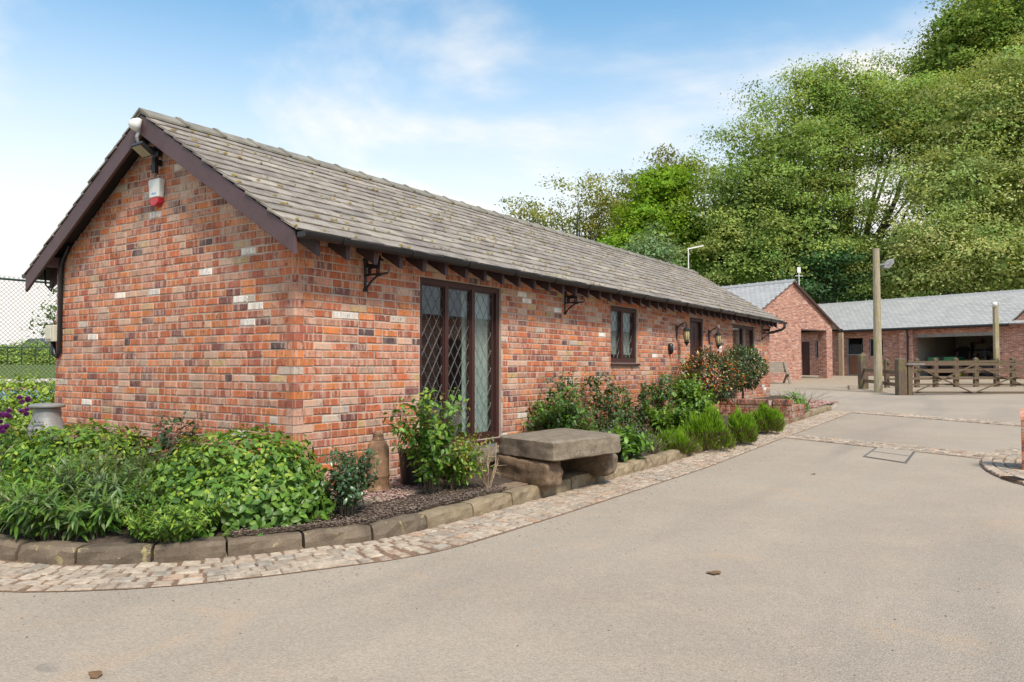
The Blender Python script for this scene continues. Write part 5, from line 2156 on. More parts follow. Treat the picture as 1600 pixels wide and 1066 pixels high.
for i, (px, h, lb, mt) in enumerate(((1446, 1.55, 'long-handled rake leaning on the left of the garage back wall', 'post_pale'), (1457, 1.35, 'spade leaning beside the rake in the garage', 'post_pale'),
                                     (1478, 1.75, 'tall pole hanging by the coat in the garage', 'grey_metal'), (1540, 1.5, 'bent metal tool hung at the right of the garage', 'grey_metal'))):
    c = BP(front_s(px, -4.6), -4.6, GB)
    t = thing('garden_tool', c, lb, 'tool')
    MB().tube([c, c + UP * h - NX * .25 + AX * .08], .022, 6).build('handle', M[mt], t)
    MB().obox(c + UP * (h + .06) - NX * .26 + AX * .08, AX * (.16 if i % 2 == 0 else .10), NX * .015, UP * (.05 if i % 2 == 0 else .14)).build('head', M['black'], t)
for i, (px, w, h, mt, lb) in enumerate(((1498, .5, .7, 'black', 'dark bin beside the trailer in the garage'), (1508, .45, .45, 'brown_door', 'brown crate on the garage floor beside the dark bin'))):
    c = BP(front_s(px, -1.0), -1.0, GB + .01)
    t = thing('storage_bin', c, lb, 'bin')
    MB().prism([c + AX * a + NX * b_ for a, b_ in ((-w / 2, -w / 2), (w / 2, -w / 2), (w / 2, w / 2), (-w / 2, w / 2))], UP * h).build('body', M[mt], t, bevel=.03)
    MB().obox(c + UP * (h + .025), AX * (w / 2 + .03), NX * (w / 2 + .03), UP * .022).build('lid', M[mt], t)

# ------------------------------------------------------------------ tennis court on the left
ct = tag(MB().poly([(-14, 11, .012), (26, 11, .012), (26, 48.5, .012), (-14, 48.5, .012)], [(0, 1, 2, 3)]).build('tennis_court', M['court_red']), kind='structure')
MB().poly([(-8, 14.5, .018), (21, 14.5, .018), (21, 41, .018), (-8, 41, .018)], [(0, 1, 2, 3)]).build('playing_surface', M['court_blue'], ct)
lines = MB()
for x in (-5, 1.5, 8, 18):
    lines.poly([(x, 15, .023), (x + .06, 15, .023), (x + .06, 40, .023), (x, 40, .023)], [(0, 1, 2, 3)])
lines.poly([(-5, 39.9, .024), (18, 39.9, .024), (18, 40, .024), (-5, 40, .024)], [(0, 1, 2, 3)])
lines.build('painted_line', M['white'], ct)
M['fence_green'] = m_plain('fence_green', (.02, .055, .04), .5, var=.2)
M['wire'] = m_plain('fence_wire', (.055, .07, .068), .5, .3, var=.1)


def chain_link(parent, x0, x1, y, z0, z1, pitch, w):
    V_, F_ = [], []
    n = 0
    h = z1 - z0
    for sg in (1, -1):
        a = x0 - h if sg > 0 else x0
        while a < (x1 if sg > 0 else x1 + h):
            t0 = max(0, (x0 - a) * sg if sg > 0 else a - x1)
            t1 = min(h, (x1 - a) if sg > 0 else a - x0)
            if t1 > t0:
                p = np.array([a + sg * t0, y + .003 * sg, z0 + t0])
                q = np.array([a + sg * t1, y + .003 * sg, z0 + t1])
                d = np.array([-sg, 0, 1]) / math.sqrt(2) * w / 2
                e = np.array([0, w / 2, 0])
                for c in (d, e):
                    V_ += [p - c, p + c, q + c, q - c]
                    F_.append((n, n + 1, n + 2, n + 3))
                    n += 4
            a += pitch
    mb = MB()
    mb.poly(V_, F_)
    o = mb.build('chain_link_mesh', M['wire'], parent, kind='stuff')
    return o


t = thing('court_fence', (0, 8.45, 0), 'tall green chain-link court fence beyond the left corner of the cottage', 'fence')
FY = 8.45
for x in (-4.2, -1.8, .60, 2.9):
    MB().tube([(x, FY, -.05), (x, FY, 2.78)], .03, 8).build('post', M['fence_green'], t)
for z in (2.74, .06):
    MB().tube([(-4.2, FY, z), (2.9, FY, z)], .02, 6).build('rail', M['fence_green'], t)
MB().tube([(-4.2, FY, 1.5), (2.9, FY, 1.5)], .006, 5).build('strain_wire', M['fence_green'], t)
chain_link(t, -4.2, 2.9, FY, .06, 2.80, .0707, .0048)
t = thing('tennis_net', (4, 27, 0), 'white-topped tennis net across the blue court', 'net')
MB().box((-6, 13.5, .93), (19, 13.53, 1.02)).build('tape', M['white'], t)
nm = MB()
for x in np.arange(-6, 8, .09):
    nm.box((x, 13.512, .05), (x + .006, 13.518, .93))
for z in np.arange(.05, .93, .09):
    nm.box((-6, 13.511, z), (8, 13.519, z + .006))
nm.build('net_mesh', M['fence_green'], t, kind='stuff')
t = thing('far_fence', site(40, 55.0), 'thin dark wire fence on the far side of the court', 'fence')
for px in range(-120, 120, 22):
    q = site(px, 55.5)
    MB().tube([(q[0], q[1], -.1), (q[0], q[1], 2.75)], .05, 5).build('post', M['fence_green'], t)
for h in (.2, 1.4, 2.72):
    MB().tube([site(-120, 55.5, h), site(110, 55.5, h)], .03, 5).build('rail', M['fence_green'], t)
t = thing('dark_shed', site(70, 75), 'low dark shed roof beyond the court', 'shed')
q = site(70, 75)
M['shed'] = m_plain('shed_roof', (.07, .075, .085), .7, var=.2)
MB().obox((q[0], q[1], 2.2), RT * 3.2, FW * 2, UP * .6).build('wall', M['dark_door'], t)
MB().prism([q + RT * -1.6 - FW * 2.3 + UP * 2.9, q + RT * -1.6 + UP * 4.1, q + RT * -1.6 + FW * 2.3 + UP * 2.9], RT * 5.2).build('roof', M['shed'], t)

# ------------------------------------------------------------------ brick barn across the drive, which the window panes mirror
t = thing('drive_barn', (18, -13, 0), 'brick barn on the other side of the drive, mirrored in the window panes', 'barn')
MB().box((7.5, -15.5, -.2), (36, -10.2, 2.95)).build('wall', M['barn_brick'], t)
MB().prism([(7.3, -9.9, 2.95), (7.3, -12.85, 4.85), (7.3, -15.8, 2.95)], (29, 0, 0)).build('roof', M['barn_ridge'], t)
for x in (10, 14.5, 20, 26):
    d_ = MB().box((x, -10.22, .0), (x + 1.3, -10.16, 2.2)).build('door', M['dark_door'], t)
# ------------------------------------------------------------------ foliage
M['leaf'] = m_leaf('leaf', False)
M['leaf_obj'] = m_leaf('leaf_piece', True)
M['leaf_gloss'] = m_leaf('glossy_leaf', False, .28, .18, .6)
M['tree_leaf'] = m_leaf('tree_leaf', False, .95, .36, .04)
M['needle'] = m_leaf('needle', False, .6, .3, .2)
M['bark'] = m_wood('bark', (.11, .09, .07), (.09, .10, .04), axis=2, stretch=5)
M['bark_dark'] = m_wood('dark_bark', (.055, .046, .037), (.06, .07, .03), axis=2, stretch=5)
M['bark_grey'] = m_wood('grey_bark', (.15, .13, .105), (.12, .13, .06), axis=2, stretch=3)
M['twig'] = m_wood('twig', (.16, .12, .075), axis=2)
M['dry_twig'] = m_wood('dry_twig', (.40, .30, .19), axis=2)
M['petal'] = m_leaf('petal', False, .5, .3, .3)


def unit(a):
    return a / (np.linalg.norm(a, axis=-1, keepdims=True) + 1e-9)


LEAF7 = np.array([(0, 0, 0), (.5, 0, 0), (1, 0, 0), (.25, .42, .10), (.66, .40, .10), (.25, -.42, .10), (.66, -.40, .10)])
LEAF7F = np.array([(0, 1, 3), (1, 4, 3), (1, 2, 4), (0, 5, 1), (1, 5, 6), (1, 6, 2)], np.int32)
LEAF4 = np.array([(0, 0, 0), (.5, .5, .10), (1, 0, 0), (.5, -.5, .10)])
LEAF4F = np.array([(0, 2, 1), (0, 3, 2)], np.int32)


def leaf_arrays(pos, d, nrm, L, Wd, droop=.0, fine=True):
    """leaf blades at pos, pointing along d with upper side nrm; length L, width Wd (arrays)"""
    base = LEAF7 if fine else LEAF4
    fc = LEAF7F if fine else LEAF4F
    d = unit(d)
    s = unit(np.cross(nrm, d))
    n = np.cross(d, s)
    k = len(base)
    P = (pos[:, None, :] + d[:, None, :] * (base[None, :, 0, None] * L[:, None, None])
         + s[:, None, :] * (base[None, :, 1, None] * Wd[:, None, None])
         + n[:, None, :] * (base[None, :, 2, None] * Wd[:, None, None] - droop * (base[None, :, 0, None] ** 2) * L[:, None, None]))
    m = len(pos)
    loops = (fc.ravel()[None] + (np.arange(m, dtype=np.int64) * k)[:, None]).ravel()
    return P.reshape(-1, 3), loops, np.full(m * len(fc), 3), k


def foliage(name, parent, pos, d, nrm, L, Wd, col, mat, droop=.0, fine=True, kind='stuff'):
    v, loops, sizes, k = leaf_arrays(pos, d, nrm, L, Wd, droop, fine)
    off = np.asarray(OFF.get(parent.name, (0, 0, 0)))
    me = np_mesh(name, v - off, loops, sizes, mat, np.repeat(col, k, axis=0), smooth=True)
    o = bpy.data.objects.new(name, me)
    link(o, parent)
    if kind:
        o['kind'] = kind
    return o


def pal(r, n, cols, wts, jit=.15):
    c = np.asarray(cols, float)
    w = np.asarray(wts, float)
    i = r.choice(len(c), n, p=w / w.sum())
    return np.clip(c[i] * r.uniform(1 - jit, 1 + jit, (n, 1)) * r.uniform(1 - jit * .4, 1 + jit * .4, (n, 3)), 0, 1)


def sphere_dirs(r, n):
    v = r.normal(size=(n, 3))
    return unit(v)


def dome(name, label, cat, c, lobes, n, L, ratio, cols, wts, seed, group=None, top_cols=None, mat=None, droop=.25, pieces=0, inner=.35, down=.15, spread=.5, stems=6, up_bias=.0, stem_mat=None):
    """rounded bush: leaves lie like shingles over a shell of overlapping lobes, fewer inside"""
    r = np.random.default_rng(seed)
    c = np.asarray(c, float)
    t = thing(name, c, label, cat, group)
    lob = np.asarray(lobes, float)          # ox oy oz rx ry rz (o along RT/FW/UP)
    area = (lob[:, 3] * lob[:, 4] + lob[:, 3] * lob[:, 5] + lob[:, 4] * lob[:, 5])
    li = r.choice(len(lob), n, p=area / area.sum())
    u = sphere_dirs(r, n)
    u[:, 2] = np.where(u[:, 2] < -.25, -u[:, 2] * .6, u[:, 2])
    rad = np.where(r.random(n) < inner, r.uniform(.55, .95, n), r.uniform(.9, 1.06, n))
    lumps = 1 + .09 * np.sin(u[:, 0] * 7 + li) * np.cos(u[:, 1] * 6 + 2 * li) + .06 * np.sin(u[:, 2] * 11 + li)
    rad = rad * lumps
    loc = lob[li, :3] + u * lob[li, 3:6] * rad[:, None]
    ok = loc[:, 2] > .01
    # drop leaves buried in another lobe
    for k in range(len(lob)):
        q = (loc - lob[k, :3]) / lob[k, 3:6]
        ok &= ~((np.linalg.norm(q, axis=1) < .72) & (li != k))
    loc, u, li = loc[ok], u[ok], li[ok]
    n = len(loc)
    W3 = np.stack([RT, FW, UP])
    pos = c + loc @ W3
    out = unit((u / lob[li, 3:6])) @ W3
    tang = unit(np.cross(out, sphere_dirs(r, n)))
    d = unit(out * r.uniform(.15, .9, (n, 1)) * spread * 1.6 + tang * .8 + np.array([0, 0, 1]) * (up_bias - down))
    nrm = unit(out + np.array([0, 0, .55]) + sphere_dirs(r, n) * .35)
    LL = L * r.uniform(.6, 1.15, n)
    col = pal(r, n, cols, wts)
    if top_cols is not None:
        hi = (loc[:, 2] > np.quantile(loc[:, 2], .35)) & (r.random(n) < .52)      # lighter, smaller leaves mixed in towards the top
        col[hi] = pal(r, int(hi.sum()), top_cols, [1] * len(top_cols))
        LL[hi] *= .7
    mat = mat or M['leaf']
    if pieces:
        order = np.argsort(np.linalg.norm(pos - CAM, axis=1) - rad[ok] * .15)
        sel = order[:pieces * 3][r.permutation(min(len(order), pieces * 3))[:pieces]]
        msk = np.ones(n, bool)
        msk[sel] = False
        mb = MB()
        B = LEAF7.copy()
        mb.poly([(x, y * ratio, z * ratio - droop * x * x) for x, y, z in B], [tuple(f) for f in LEAF7F])
        me = mb.mesh('leaf', M['leaf_obj'])
        for i in sel:
            o = bpy.data.objects.new('leaf', me)
            COL.objects.link(o)
            o.parent = t
            dd = d[i]
            ss = np.cross(nrm[i], dd)
            ss /= np.linalg.norm(ss)
            nn_ = np.cross(dd, ss)
            mt = Matrix.Identity(4)
            for j, ax_ in enumerate((dd, ss, nn_)):
                for q in range(3):
                    mt[q][j] = ax_[q] * LL[i]
            for q in range(3):
                mt[q][3] = pos[i][q] - c[q]
            o.matrix_basis = mt
            o.color = tuple(col[i]) + (1,)
    else:
        msk = np.ones(n, bool)
    foliage('foliage', t, pos[msk], d[msk], nrm[msk], LL[msk], LL[msk] * ratio, col[msk], mat, droop)
    sm_ = MB()
    for k in range(stems):
        a = lob[r.integers(len(lob))]
        q = c + (a[:3] + np.array([r.uniform(-.5, .5) * a[3], r.uniform(-.5, .5) * a[4], a[5] * .5])) @ W3
        b0 = c + np.array([r.uniform(-.05, .05), r.uniform(-.05, .05), -.03])
        sm_.tube([b0, (b0 + q) / 2 + r.normal(size=3) * .03, q], [.012, .009, .004], 5)
    sm_.build('stems', stem_mat or M['twig'], t)
    return t


def stemmy(name, label, cat, c, n_stem, h, spread, node, L, ratio, cols, wts, seed, lean=(0, 0), group=None, mat=None, pitch=(.2, .9), base_r=.08, first=.25, per=2, droop=.3, tip_cols=None, stem_col=None, flowers=None, stem_r=.004, curve=.5, side=0, petiole=0.0):
    """upright or arching stems carrying leaves all along"""
    r = np.random.default_rng(seed)
    c = np.asarray(c, float)
    t = thing(name, c, label, cat, group)
    pos, dd, nn_, LL, tip, ends = [], [], [], [], [], []
    sm_ = MB()
    todo = []
    for k in range(n_stem):
        a = r.uniform(0, 2 * PI)
        br = base_r * math.sqrt(r.random())
        b0 = c + np.array([math.cos(a) * br, math.sin(a) * br, -.02])
        H = h * r.uniform(.55, 1.08)
        sp = spread * r.uniform(.15, 1.0)
        end = np.array([math.cos(a) * sp + lean[0] * r.uniform(.5, 1.2), math.sin(a) * sp + lean[1] * r.uniform(.5, 1.2), H])
        todo.append((b0, end, first, 0))
    while todo:
        b0, end, f0, lev = todo.pop()
        pts = []
        for q in np.linspace(0, 1, 7):
            w = q ** (1 + curve)
            pts.append(b0 + np.array([end[0] * w, end[1] * w, end[2] * (q - .12 * curve * q * q * q)]) + r.normal(size=3) * .006)
        pts = np.array(pts)
        if lev == 0:
            for j in range(side):
                q = r.integers(2, 6)
                az_ = r.uniform(0, 2 * PI)
                ln2 = h * r.uniform(.18, .36)
                todo.append((pts[q], np.array([math.cos(az_) * ln2, math.sin(az_) * ln2, ln2 * r.uniform(-.1, .6)]), .15, 1))
        sm_.tube(pts, list(np.linspace(stem_r * 1.3, stem_r * .5, 7) * (1 if lev == 0 else .6)), 5)
        if lev == 0:
            ends.append(pts[-1])
        ln = np.sum(np.linalg.norm(np.diff(pts, axis=0), axis=1))
        m = max(3, int(ln / node))
        ph = r.uniform(0, 6)
        for q in np.linspace(f0, 1, m):
            f = q * 6
            i = min(int(f), 5)
            p = pts[i] + (pts[i + 1] - pts[i]) * (f - i)
            ax_ = unit((pts[i + 1] - pts[i])[None])[0]
            ph += 1.9
            for e in range(per):
                an = ph + e * 2 * PI / per
                s1 = unit(np.cross(ax_, [.3, .2, 1.0])[None])[0]
                s2 = np.cross(ax_, s1)
                rad = s1 * math.cos(an) + s2 * math.sin(an)
                pi_ = r.uniform(*pitch)
                d = rad * math.cos(pi_) + ax_ * math.sin(pi_) + r.normal(size=3) * .18
                pos.append(p + rad * r.uniform(0, petiole))
                dd.append(d)
                nn_.append(np.array([0, 0, .8]) + ax_ * .4 - rad * math.sin(pi_) * .5 + r.normal(size=3) * .22)
                LL.append(L * r.uniform(.65, 1.15) * (1 if q < .85 else .7))
                tip.append(q > .8)
    pos, dd, nn_, LL, tip = map(np.array, (pos, dd, nn_, LL, tip))
    col = pal(r, len(pos), cols, wts)
    if tip_cols is not None:
        q = tip & (r.random(len(tip)) < .6)
        col[q] = pal(r, int(q.sum()), tip_cols, [1] * len(tip_cols))
    foliage('foliage', t, pos, dd, nn_, LL, LL * ratio, col, mat or M['leaf'], droop)
    sm_.build('stems', stem_col or M['twig'], t)
    if flowers:
        fc_, fr, fn, lab = flowers
        for e in [ends[i] for i in r.permutation(len(ends))[:fn]]:
            petals(t, e + np.array([0, 0, fr * .3]), fr, fc_, r, lab)
    return t


def petals(parent, c, R, col, r, name='flower', layers=3):
    P_, D_, N_ = [], [], []
    for l in range(layers):
        for k in range(7):
            a = 2 * PI * k / 7 + l * .5
            el = .35 + .40 * l
            P_.append(c)
            D_.append((math.cos(a) * math.cos(el), math.sin(a) * math.cos(el), math.sin(el)))
            N_.append((-math.cos(a) * math.sin(el), -math.sin(a) * math.sin(el), math.cos(el)))
    n = len(P_)
    foliage(name, parent, np.array(P_), np.array(D_), np.array(N_), R * r.uniform(.8, 1.1, n), R * .75 * np.ones(n), pal(r, n, [col], [1], .2), M['petal'], -.1, kind=None)


G1, G2, G3 = (0.1281, 0.2501, 0.0366), (0.083, 0.1769, 0.0293), (0.1769, 0.3172, 0.0439)
YG, YG2 = (0.366, 0.4636, 0.0549), (0.2684, 0.3904, 0.0464)
DKG = (0.0512, 0.1098, 0.0342)
GREY = (.19, .275, .12)

# --- left bed
dome('hydrangea_bush', 'big rounded broad-leaved bush overhanging the kerb at the corner', 'bush', (-.74, -.26, .11), [(.04, 0, .14, .60, .52, .57), (.30, -.06, .08, .40, .44, .50), (-.30, -.04, .08, .40, .44, .50), (.0, -.20, .04, .62, .46, .46)],
     13000, .072, .62, [G1, G2, G3, (.12, .21, .035)], [3, 3, 2, 2], 101, top_cols=[YG, YG2, G3], pieces=290, droop=.28)
dome('hydrangea_bush', 'broad-leaved bush in front of the grey milk churn', 'bush', (-.72, 2.15, .11), [(0, 0, .15, .58, .50, .50), (.42, .0, .10, .36, .40, .44), (-.40, .05, .12, .38, .40, .42)],
     6500, .085, .60, [G1, G2, G3], [3, 3, 2], 102, top_cols=[YG, YG2, G3], droop=.28)
stemmy('phlox_clump', 'tall clump of narrow pale green leaves between the two broad bushes', 'plant', (-1.30, .55, .11), 80, .48, .30, .030, .115, .20, [GREY, G1, (.07, .13, .04)], [3, 2, 2], 103, base_r=.24, per=3, tip_cols=[(.14, .20, .07)])
stemmy('phlox_clump', 'narrow-leaved clump along the kerb, at front left', 'plant', (-1.68, .28, .11), 90, .37, .34, .028, .12, .22, [G1, GREY, G2], [3, 2, 2], 104, base_r=.30, per=3, tip_cols=[(.15, .23, .05)])
stemmy('phlox_clump', 'bright leafy clump at the left edge above the kerb', 'plant', (-1.82, 1.05, .11), 95, .42, .36, .03, .11, .24, [G1, G3, G2], [3, 2, 2], 105, base_r=.34, per=3, tip_cols=[YG2, G3])
stemmy('spurge_clump', 'low light green clump of small whorled leaves by the kerb', 'plant', (-1.40, -.42, .11), 60, .26, .24, .022, .055, .35, [G3, (.12, .20, .03), G1], [3, 2, 2], 106, base_r=.22, per=4, tip_cols=[YG2])
stemmy('daisy_clump', 'slender stems with small yellow button flowers among the leaves', 'flowers', (-1.15, 1.25, .11), 26, .68, .22, .05, .09, .14, [G3, G1, GREY], [2, 2, 1], 107, base_r=.26, per=2, flowers=((.62, .52, .20), .016, 9, 'flower'))
stemmy('rose_bush', 'rose bush with reddish young stems against the gable', 'rose', (-.50, .98, .11), 16, .78, .30, .045, .065, .62, [DKG, (.05, .085, .03), (.10, .06, .03)], [4, 3, 1], 108, base_r=.12, per=3, tip_cols=[(.16, .045, .03), (.12, .06, .03)], side=3, petiole=.045, pitch=(-.3, .7))
dome('azalea_bush', 'azalea with purple blooms at the left edge', 'bush', (-1.05, 3.35, .11), [(0, 0, .25, .48, .45, .50), (-.35, .1, .2, .4, .4, .45)], 2600, .06, .5, [G2, DKG, G1], [3, 2, 3], 109, top_cols=[G3, G1])
az = [o for o in COL.objects if o.get('label') == 'azalea with purple blooms at the left edge'][0]
ra = np.random.default_rng(4)
for px, py, zd in ((40, 632, 7.55), (14, 652, 7.3), (8, 668, 7.2), (3, 660, 7.35), (44, 640, 7.5), (10, 676, 7.2)):
    q = site(px, zd, EYE + (573 - py) / F_PX * zd)
    for k in range(4):
        petals(az, q + ra.normal(size=3) * .03 - FW * .05, .05, (.26, .055, .33), ra, 'flower', 3)
dome('clipped_hedge', 'yellow-green clipped hedge left of the cottage corner', 'hedge', (.0, 5.25, .0), [(0, 0, .40, .7, .5, .80), (-.9, .0, .40, .75, .5, .78), (.6, .2, .40, .6, .5, .82), (-1.8, .1, .4, .8, .5, .78)], 17000, .066, .55, [YG, YG2, G3, (.14, .22, .03)], [3, 3, 2, 2], 110, spread=.6)

# --- front bed
stemmy('rose_bush', 'small glossy rose bush standing alone in the mulch', 'rose', (-.30, -.98, .13), 15, .58, .15, .030, .050, .62, [DKG, (.075, .14, .055), (.11, .17, .09)], [3, 3, 2], 120, base_r=.07, per=3, mat=M['leaf_gloss'], side=3, petiole=.045, pitch=(-.3, .7))
stemmy('leafy_shrub', 'tall arching light green shrub in front of the tall window', 'shrub', (.86, -.86, .13), 15, 1.06, .46, .040, .064, .66, [G1, G3, G2], [3, 2, 3], 121, lean=(-.16, -.02), base_r=.07, per=3, tip_cols=[YG, (.20, .16, .03), G3], first=.22, side=3, petiole=.045, pitch=(-.3, .7))
stemmy('leafy_shrub', 'low yellow-tipped shrub shoots right of the taller shrub', 'shrub', (1.12, -.90, .13), 12, .55, .34, .034, .055, .60, [G3, YG2, G1], [2, 2, 2], 122, lean=(.10, -.05), base_r=.06, per=3, tip_cols=[YG, (.30, .17, .03)], side=3, petiole=.045, pitch=(-.3, .7))
t = thing('dead_shrub', (1.42, -1.10, .13), 'bare straw-coloured dead twigs beside the flagged path', 'shrub')
rd = np.random.default_rng(12)
tw = MB()
for k in range(16):
    a = rd.uniform(0, 2 * PI)
    e = np.array([1.38 + math.cos(a) * .20, -1.08 + math.sin(a) * .13, .13 + rd.uniform(.25, .50)])
    m1 = np.array([1.42, -1.10, .13]) * .5 + e * .5 + rd.normal(size=3) * .035
    tw.tube([(1.42 + rd.uniform(-.02, .02), -1.10 + rd.uniform(-.02, .02), .12), m1, e], [.007, .005, .002], 5)
    for j in range(3):
        tw.tube([m1 + (e - m1) * .3 * j, m1 + (e - m1) * .3 * j + rd.normal(size=3) * .07], [.003, .0015], 4)
tw.build('twigs', M['dry_twig'], t)

stemmy('rose_bush', 'large spreading green shrub against the wall behind the stone bench', 'shrub', (3.95, -.42, .13), 24, .98, .50, .034, .066, .55, [G1, G2, DKG, (.06, .12, .03)], [3, 3, 2, 2], 130, base_r=.22, per=3, tip_cols=[G3, G1], side=3, petiole=.045, pitch=(-.3, .7))
stemmy('rose_bush', 'single tall rose stem rising above the spreading wall shrub', 'rose', (4.15, -.30, .13), 5, 1.42, .18, .07, .06, .6, [G2, DKG], [1, 1], 131, base_r=.05, per=3, side=3, petiole=.045, pitch=(-.3, .7))
dome('euonymus', 'grey-green variegated low shrub at the foot of the wall', 'bush', (5.05, -.62, .13), [(0, 0, .12, .34, .32, .34), (.3, 0, .1, .3, .3, .30)], 1900, .045, .55, [(.13, .17, .10), (.20, .23, .15), (.06, .10, .045), (.10, .14, .07)], [3, 2, 3, 3], 132)
stemmy('foxglove_leaves', 'lush broad-leaved plant right of the stone bench', 'plant', (4.35, -1.12, .12), 22, .42, .26, .05, .13, .62, [G1, G3, (.09, .18, .05)], [3, 2, 2], 133, base_r=.16, per=3, tip_cols=[G3])
for i, (x, y, h, lb) in enumerate(((5.35, -.35, 1.12, 'climbing rose with thin shoots on the wall left of the small window'), (6.1, -.40, .95, 'bushy dark rose below the small leaded window'),
                                  (7.15, -.45, 1.18, 'upright dark rose at the right of the small leaded window'))):
    stemmy('rose_bush', lb, 'rose', (x, y, .14), 11, h, .32, .042, .062, .62, [DKG, G2, (.05, .09, .04)], [3, 3, 2], 134 + i, base_r=.12, per=3, tip_cols=[(.13, .06, .03), G3, G1], side=3, petiole=.045, pitch=(-.3, .7))
stemmy('poppy_leaves', 'red-tinged low foliage between the wall roses', 'plant', (5.0, -.35, .13), 24, .48, .26, .035, .07, .5, [G2, (.13, .055, .03), G1], [3, 1, 3], 138, base_r=.16, per=3, tip_cols=[(.16, .06, .03)], side=3, petiole=.045, pitch=(-.3, .7))
stemmy('lily_clump', 'fresh green broad-leaved clump behind the heathers', 'plant', (6.55, -.85, .13), 26, .62, .30, .04, .13, .40, [G3, G1, YG2], [3, 2, 1], 139, base_r=.18, per=3)
stemmy('hydrangea_shoot', 'bright large-leaved shrub below the red-leaved tree', 'shrub', (7.75, -.78, .15), 22, 1.02, .36, .055, .10, .66, [G1, G3, G2], [3, 3, 2], 140, base_r=.12, per=3, tip_cols=[YG2, G3], side=3, petiole=.045, pitch=(-.3, .7))
stemmy('grass_tuft', 'tuft of thin arching grass blades before the heathers', 'grass', (5.15, -1.18, .12), 26, .36, .30, .09, .16, .05, [G3, GREY], [1, 1], 141, base_r=.05, per=1)


def heather(c, rx, ry, h, seed, label):
    r = np.random.default_rng(seed)
    c = np.asarray(c, float)
    t = thing('heather_bush', c, label, 'heather', 'clipped heathers along the setts')
    n = 5200
    u = sphere_dirs(r, n)
    u[:, 2] = np.abs(u[:, 2])
    lump = 1 + .17 * np.sin(u[:, 0] * 5 + seed) * np.cos(u[:, 1] * 4 + seed * 2) + .10 * np.sin(u[:, 0] * 9 + u[:, 2] * 7 + seed)
    loc = u * np.array([rx, ry, h]) * (r.uniform(.55, 1.0, (n, 1)) ** .5) * lump[:, None]
    pos = c + loc @ np.stack([RT, FW, UP])
    d = unit(u @ np.stack([RT, FW, UP]) * .75 + UP * .85 + r.normal(size=(n, 3)) * .22)
    nr = unit(-FW + r.normal(size=(n, 3)) * .6)
    L = np.where(r.random(n) < .05, r.uniform(.14, .20, n), r.uniform(.06, .12, n))
    col = pal(r, n, [(.19, .34, .016), (.14, .27, .015), (.26, .42, .03), (.10, .19, .018)], [4, 4, 3, 2], .2)
    low = (loc[:, 2] < h * .45) & (r.random(n) < .55)
    col[low] = pal(r, int(low.sum()), [(.17, .12, .07), (.15, .14, .05)], [1, 1])
    foliage('foliage', t, pos, d, nr, L, np.full(n, .012), col, M['needle'], .05, fine=False)
    sm_ = MB()
    for k in range(14):
        a = r.uniform(0, 2 * PI)
        e = c + (np.array([math.cos(a) * rx * .7, math.sin(a) * ry * .7, h * .6])) @ np.stack([RT, FW, UP])
        sm_.tube([c + UP * -.03, (c + e) / 2 + UP * .03, e], [.012, .008, .003], 5)
    sm_.build('stems', M['twig'], t)
    return t


def at_ground(px, zd, lift=.04):
    q = site(px, zd)
    return (q[0], q[1], float(zt(q[0], q[1])) + lift)


heather(at_ground(1050, 10.85), .27, .24, .24, 150, 'low spreading heather nearest the stone bench')
heather(at_ground(1104, 11.3), .36, .32, .50, 151, 'largest bright green heather in the middle of the row')
heather(at_ground(1157, 12.0), .21, .24, .42, 153, 'upright heather between the largest one and the last')
heather(at_ground(1197, 13.5), .23, .22, .40, 154, 'round heather standing alone before the brick planter wall')
dome('laurel_bush', 'small glossy green bush beyond the brick pier', 'bush', (13.05, -1.12, .26), [(0, 0, .12, .30, .30, .38)], 1300, .06, .5, [G1, G2, G3], [3, 2, 2], 155, top_cols=[YG2, G3], mat=M['leaf_gloss'])
stemmy('dry_grass', 'thin dry grass and stems on the gravel beyond the pier', 'grass', (14.3, -.9, .45), 40, .32, .5, .12, .10, .06, [(.24, .20, .10), G3], [2, 1], 156, base_r=.5, per=1)


def standard_tree(name, label, c, stem_h, R, seed, cols, wts, top_cols, n=5200, L=.062):
    """clipped ball on a single stem"""
    r = np.random.default_rng(seed)
    c = np.asarray(c, float)
    t = thing(name, c, label, 'tree')
    tr = MB().tube([c - UP * .05, c + UP * stem_h * .5 + RT * .012, c + UP * (stem_h + .12)], [.028, .022, .018], 8)
    tr.build('trunk', M['bark'], t)
    u = sphere_dirs(r, n)
    rad = r.uniform(.45, 1.0, n) ** .45
    lump = 1 + .14 * np.sin(u[:, 0] * 5 + seed) * np.cos(u[:, 2] * 6) + .08 * np.sin(u[:, 1] * 11)
    cen = c + UP * (stem_h + R[2] * .86)
    loc = u * np.array(R) * (rad * lump)[:, None]
    B3 = np.stack([RT, FW, UP])
    pos = cen + loc @ B3
    out = u @ B3
    d = unit(out * .5 + r.normal(size=(n, 3)) * .5 + UP * .05)
    nr = unit(out + UP * .5 + r.normal(size=(n, 3)) * .4)
    col = pal(r, n, cols, wts, .2)
    hi = (u[:, 2] > -.45) & (rad > .78) & (r.random(n) < .40)
    col[hi] = pal(r, int(hi.sum()), top_cols, [1] * len(top_cols), .2)
    LL = L * r.uniform(.6, 1.15, n)
    foliage('crown', t, pos, d, nr, LL, LL * .45, col, M['leaf_gloss'], .2)
    br = MB()
    for k in range(12):
        e = cen + (sphere_dirs(r, 1)[0] * np.array(R) * .7) @ B3
        br.tube([c + UP * (stem_h + .05), (cen + e) / 2, e], [.012, .008, .003], 5)
    br.build('limbs', M['bark'], t)
    return t


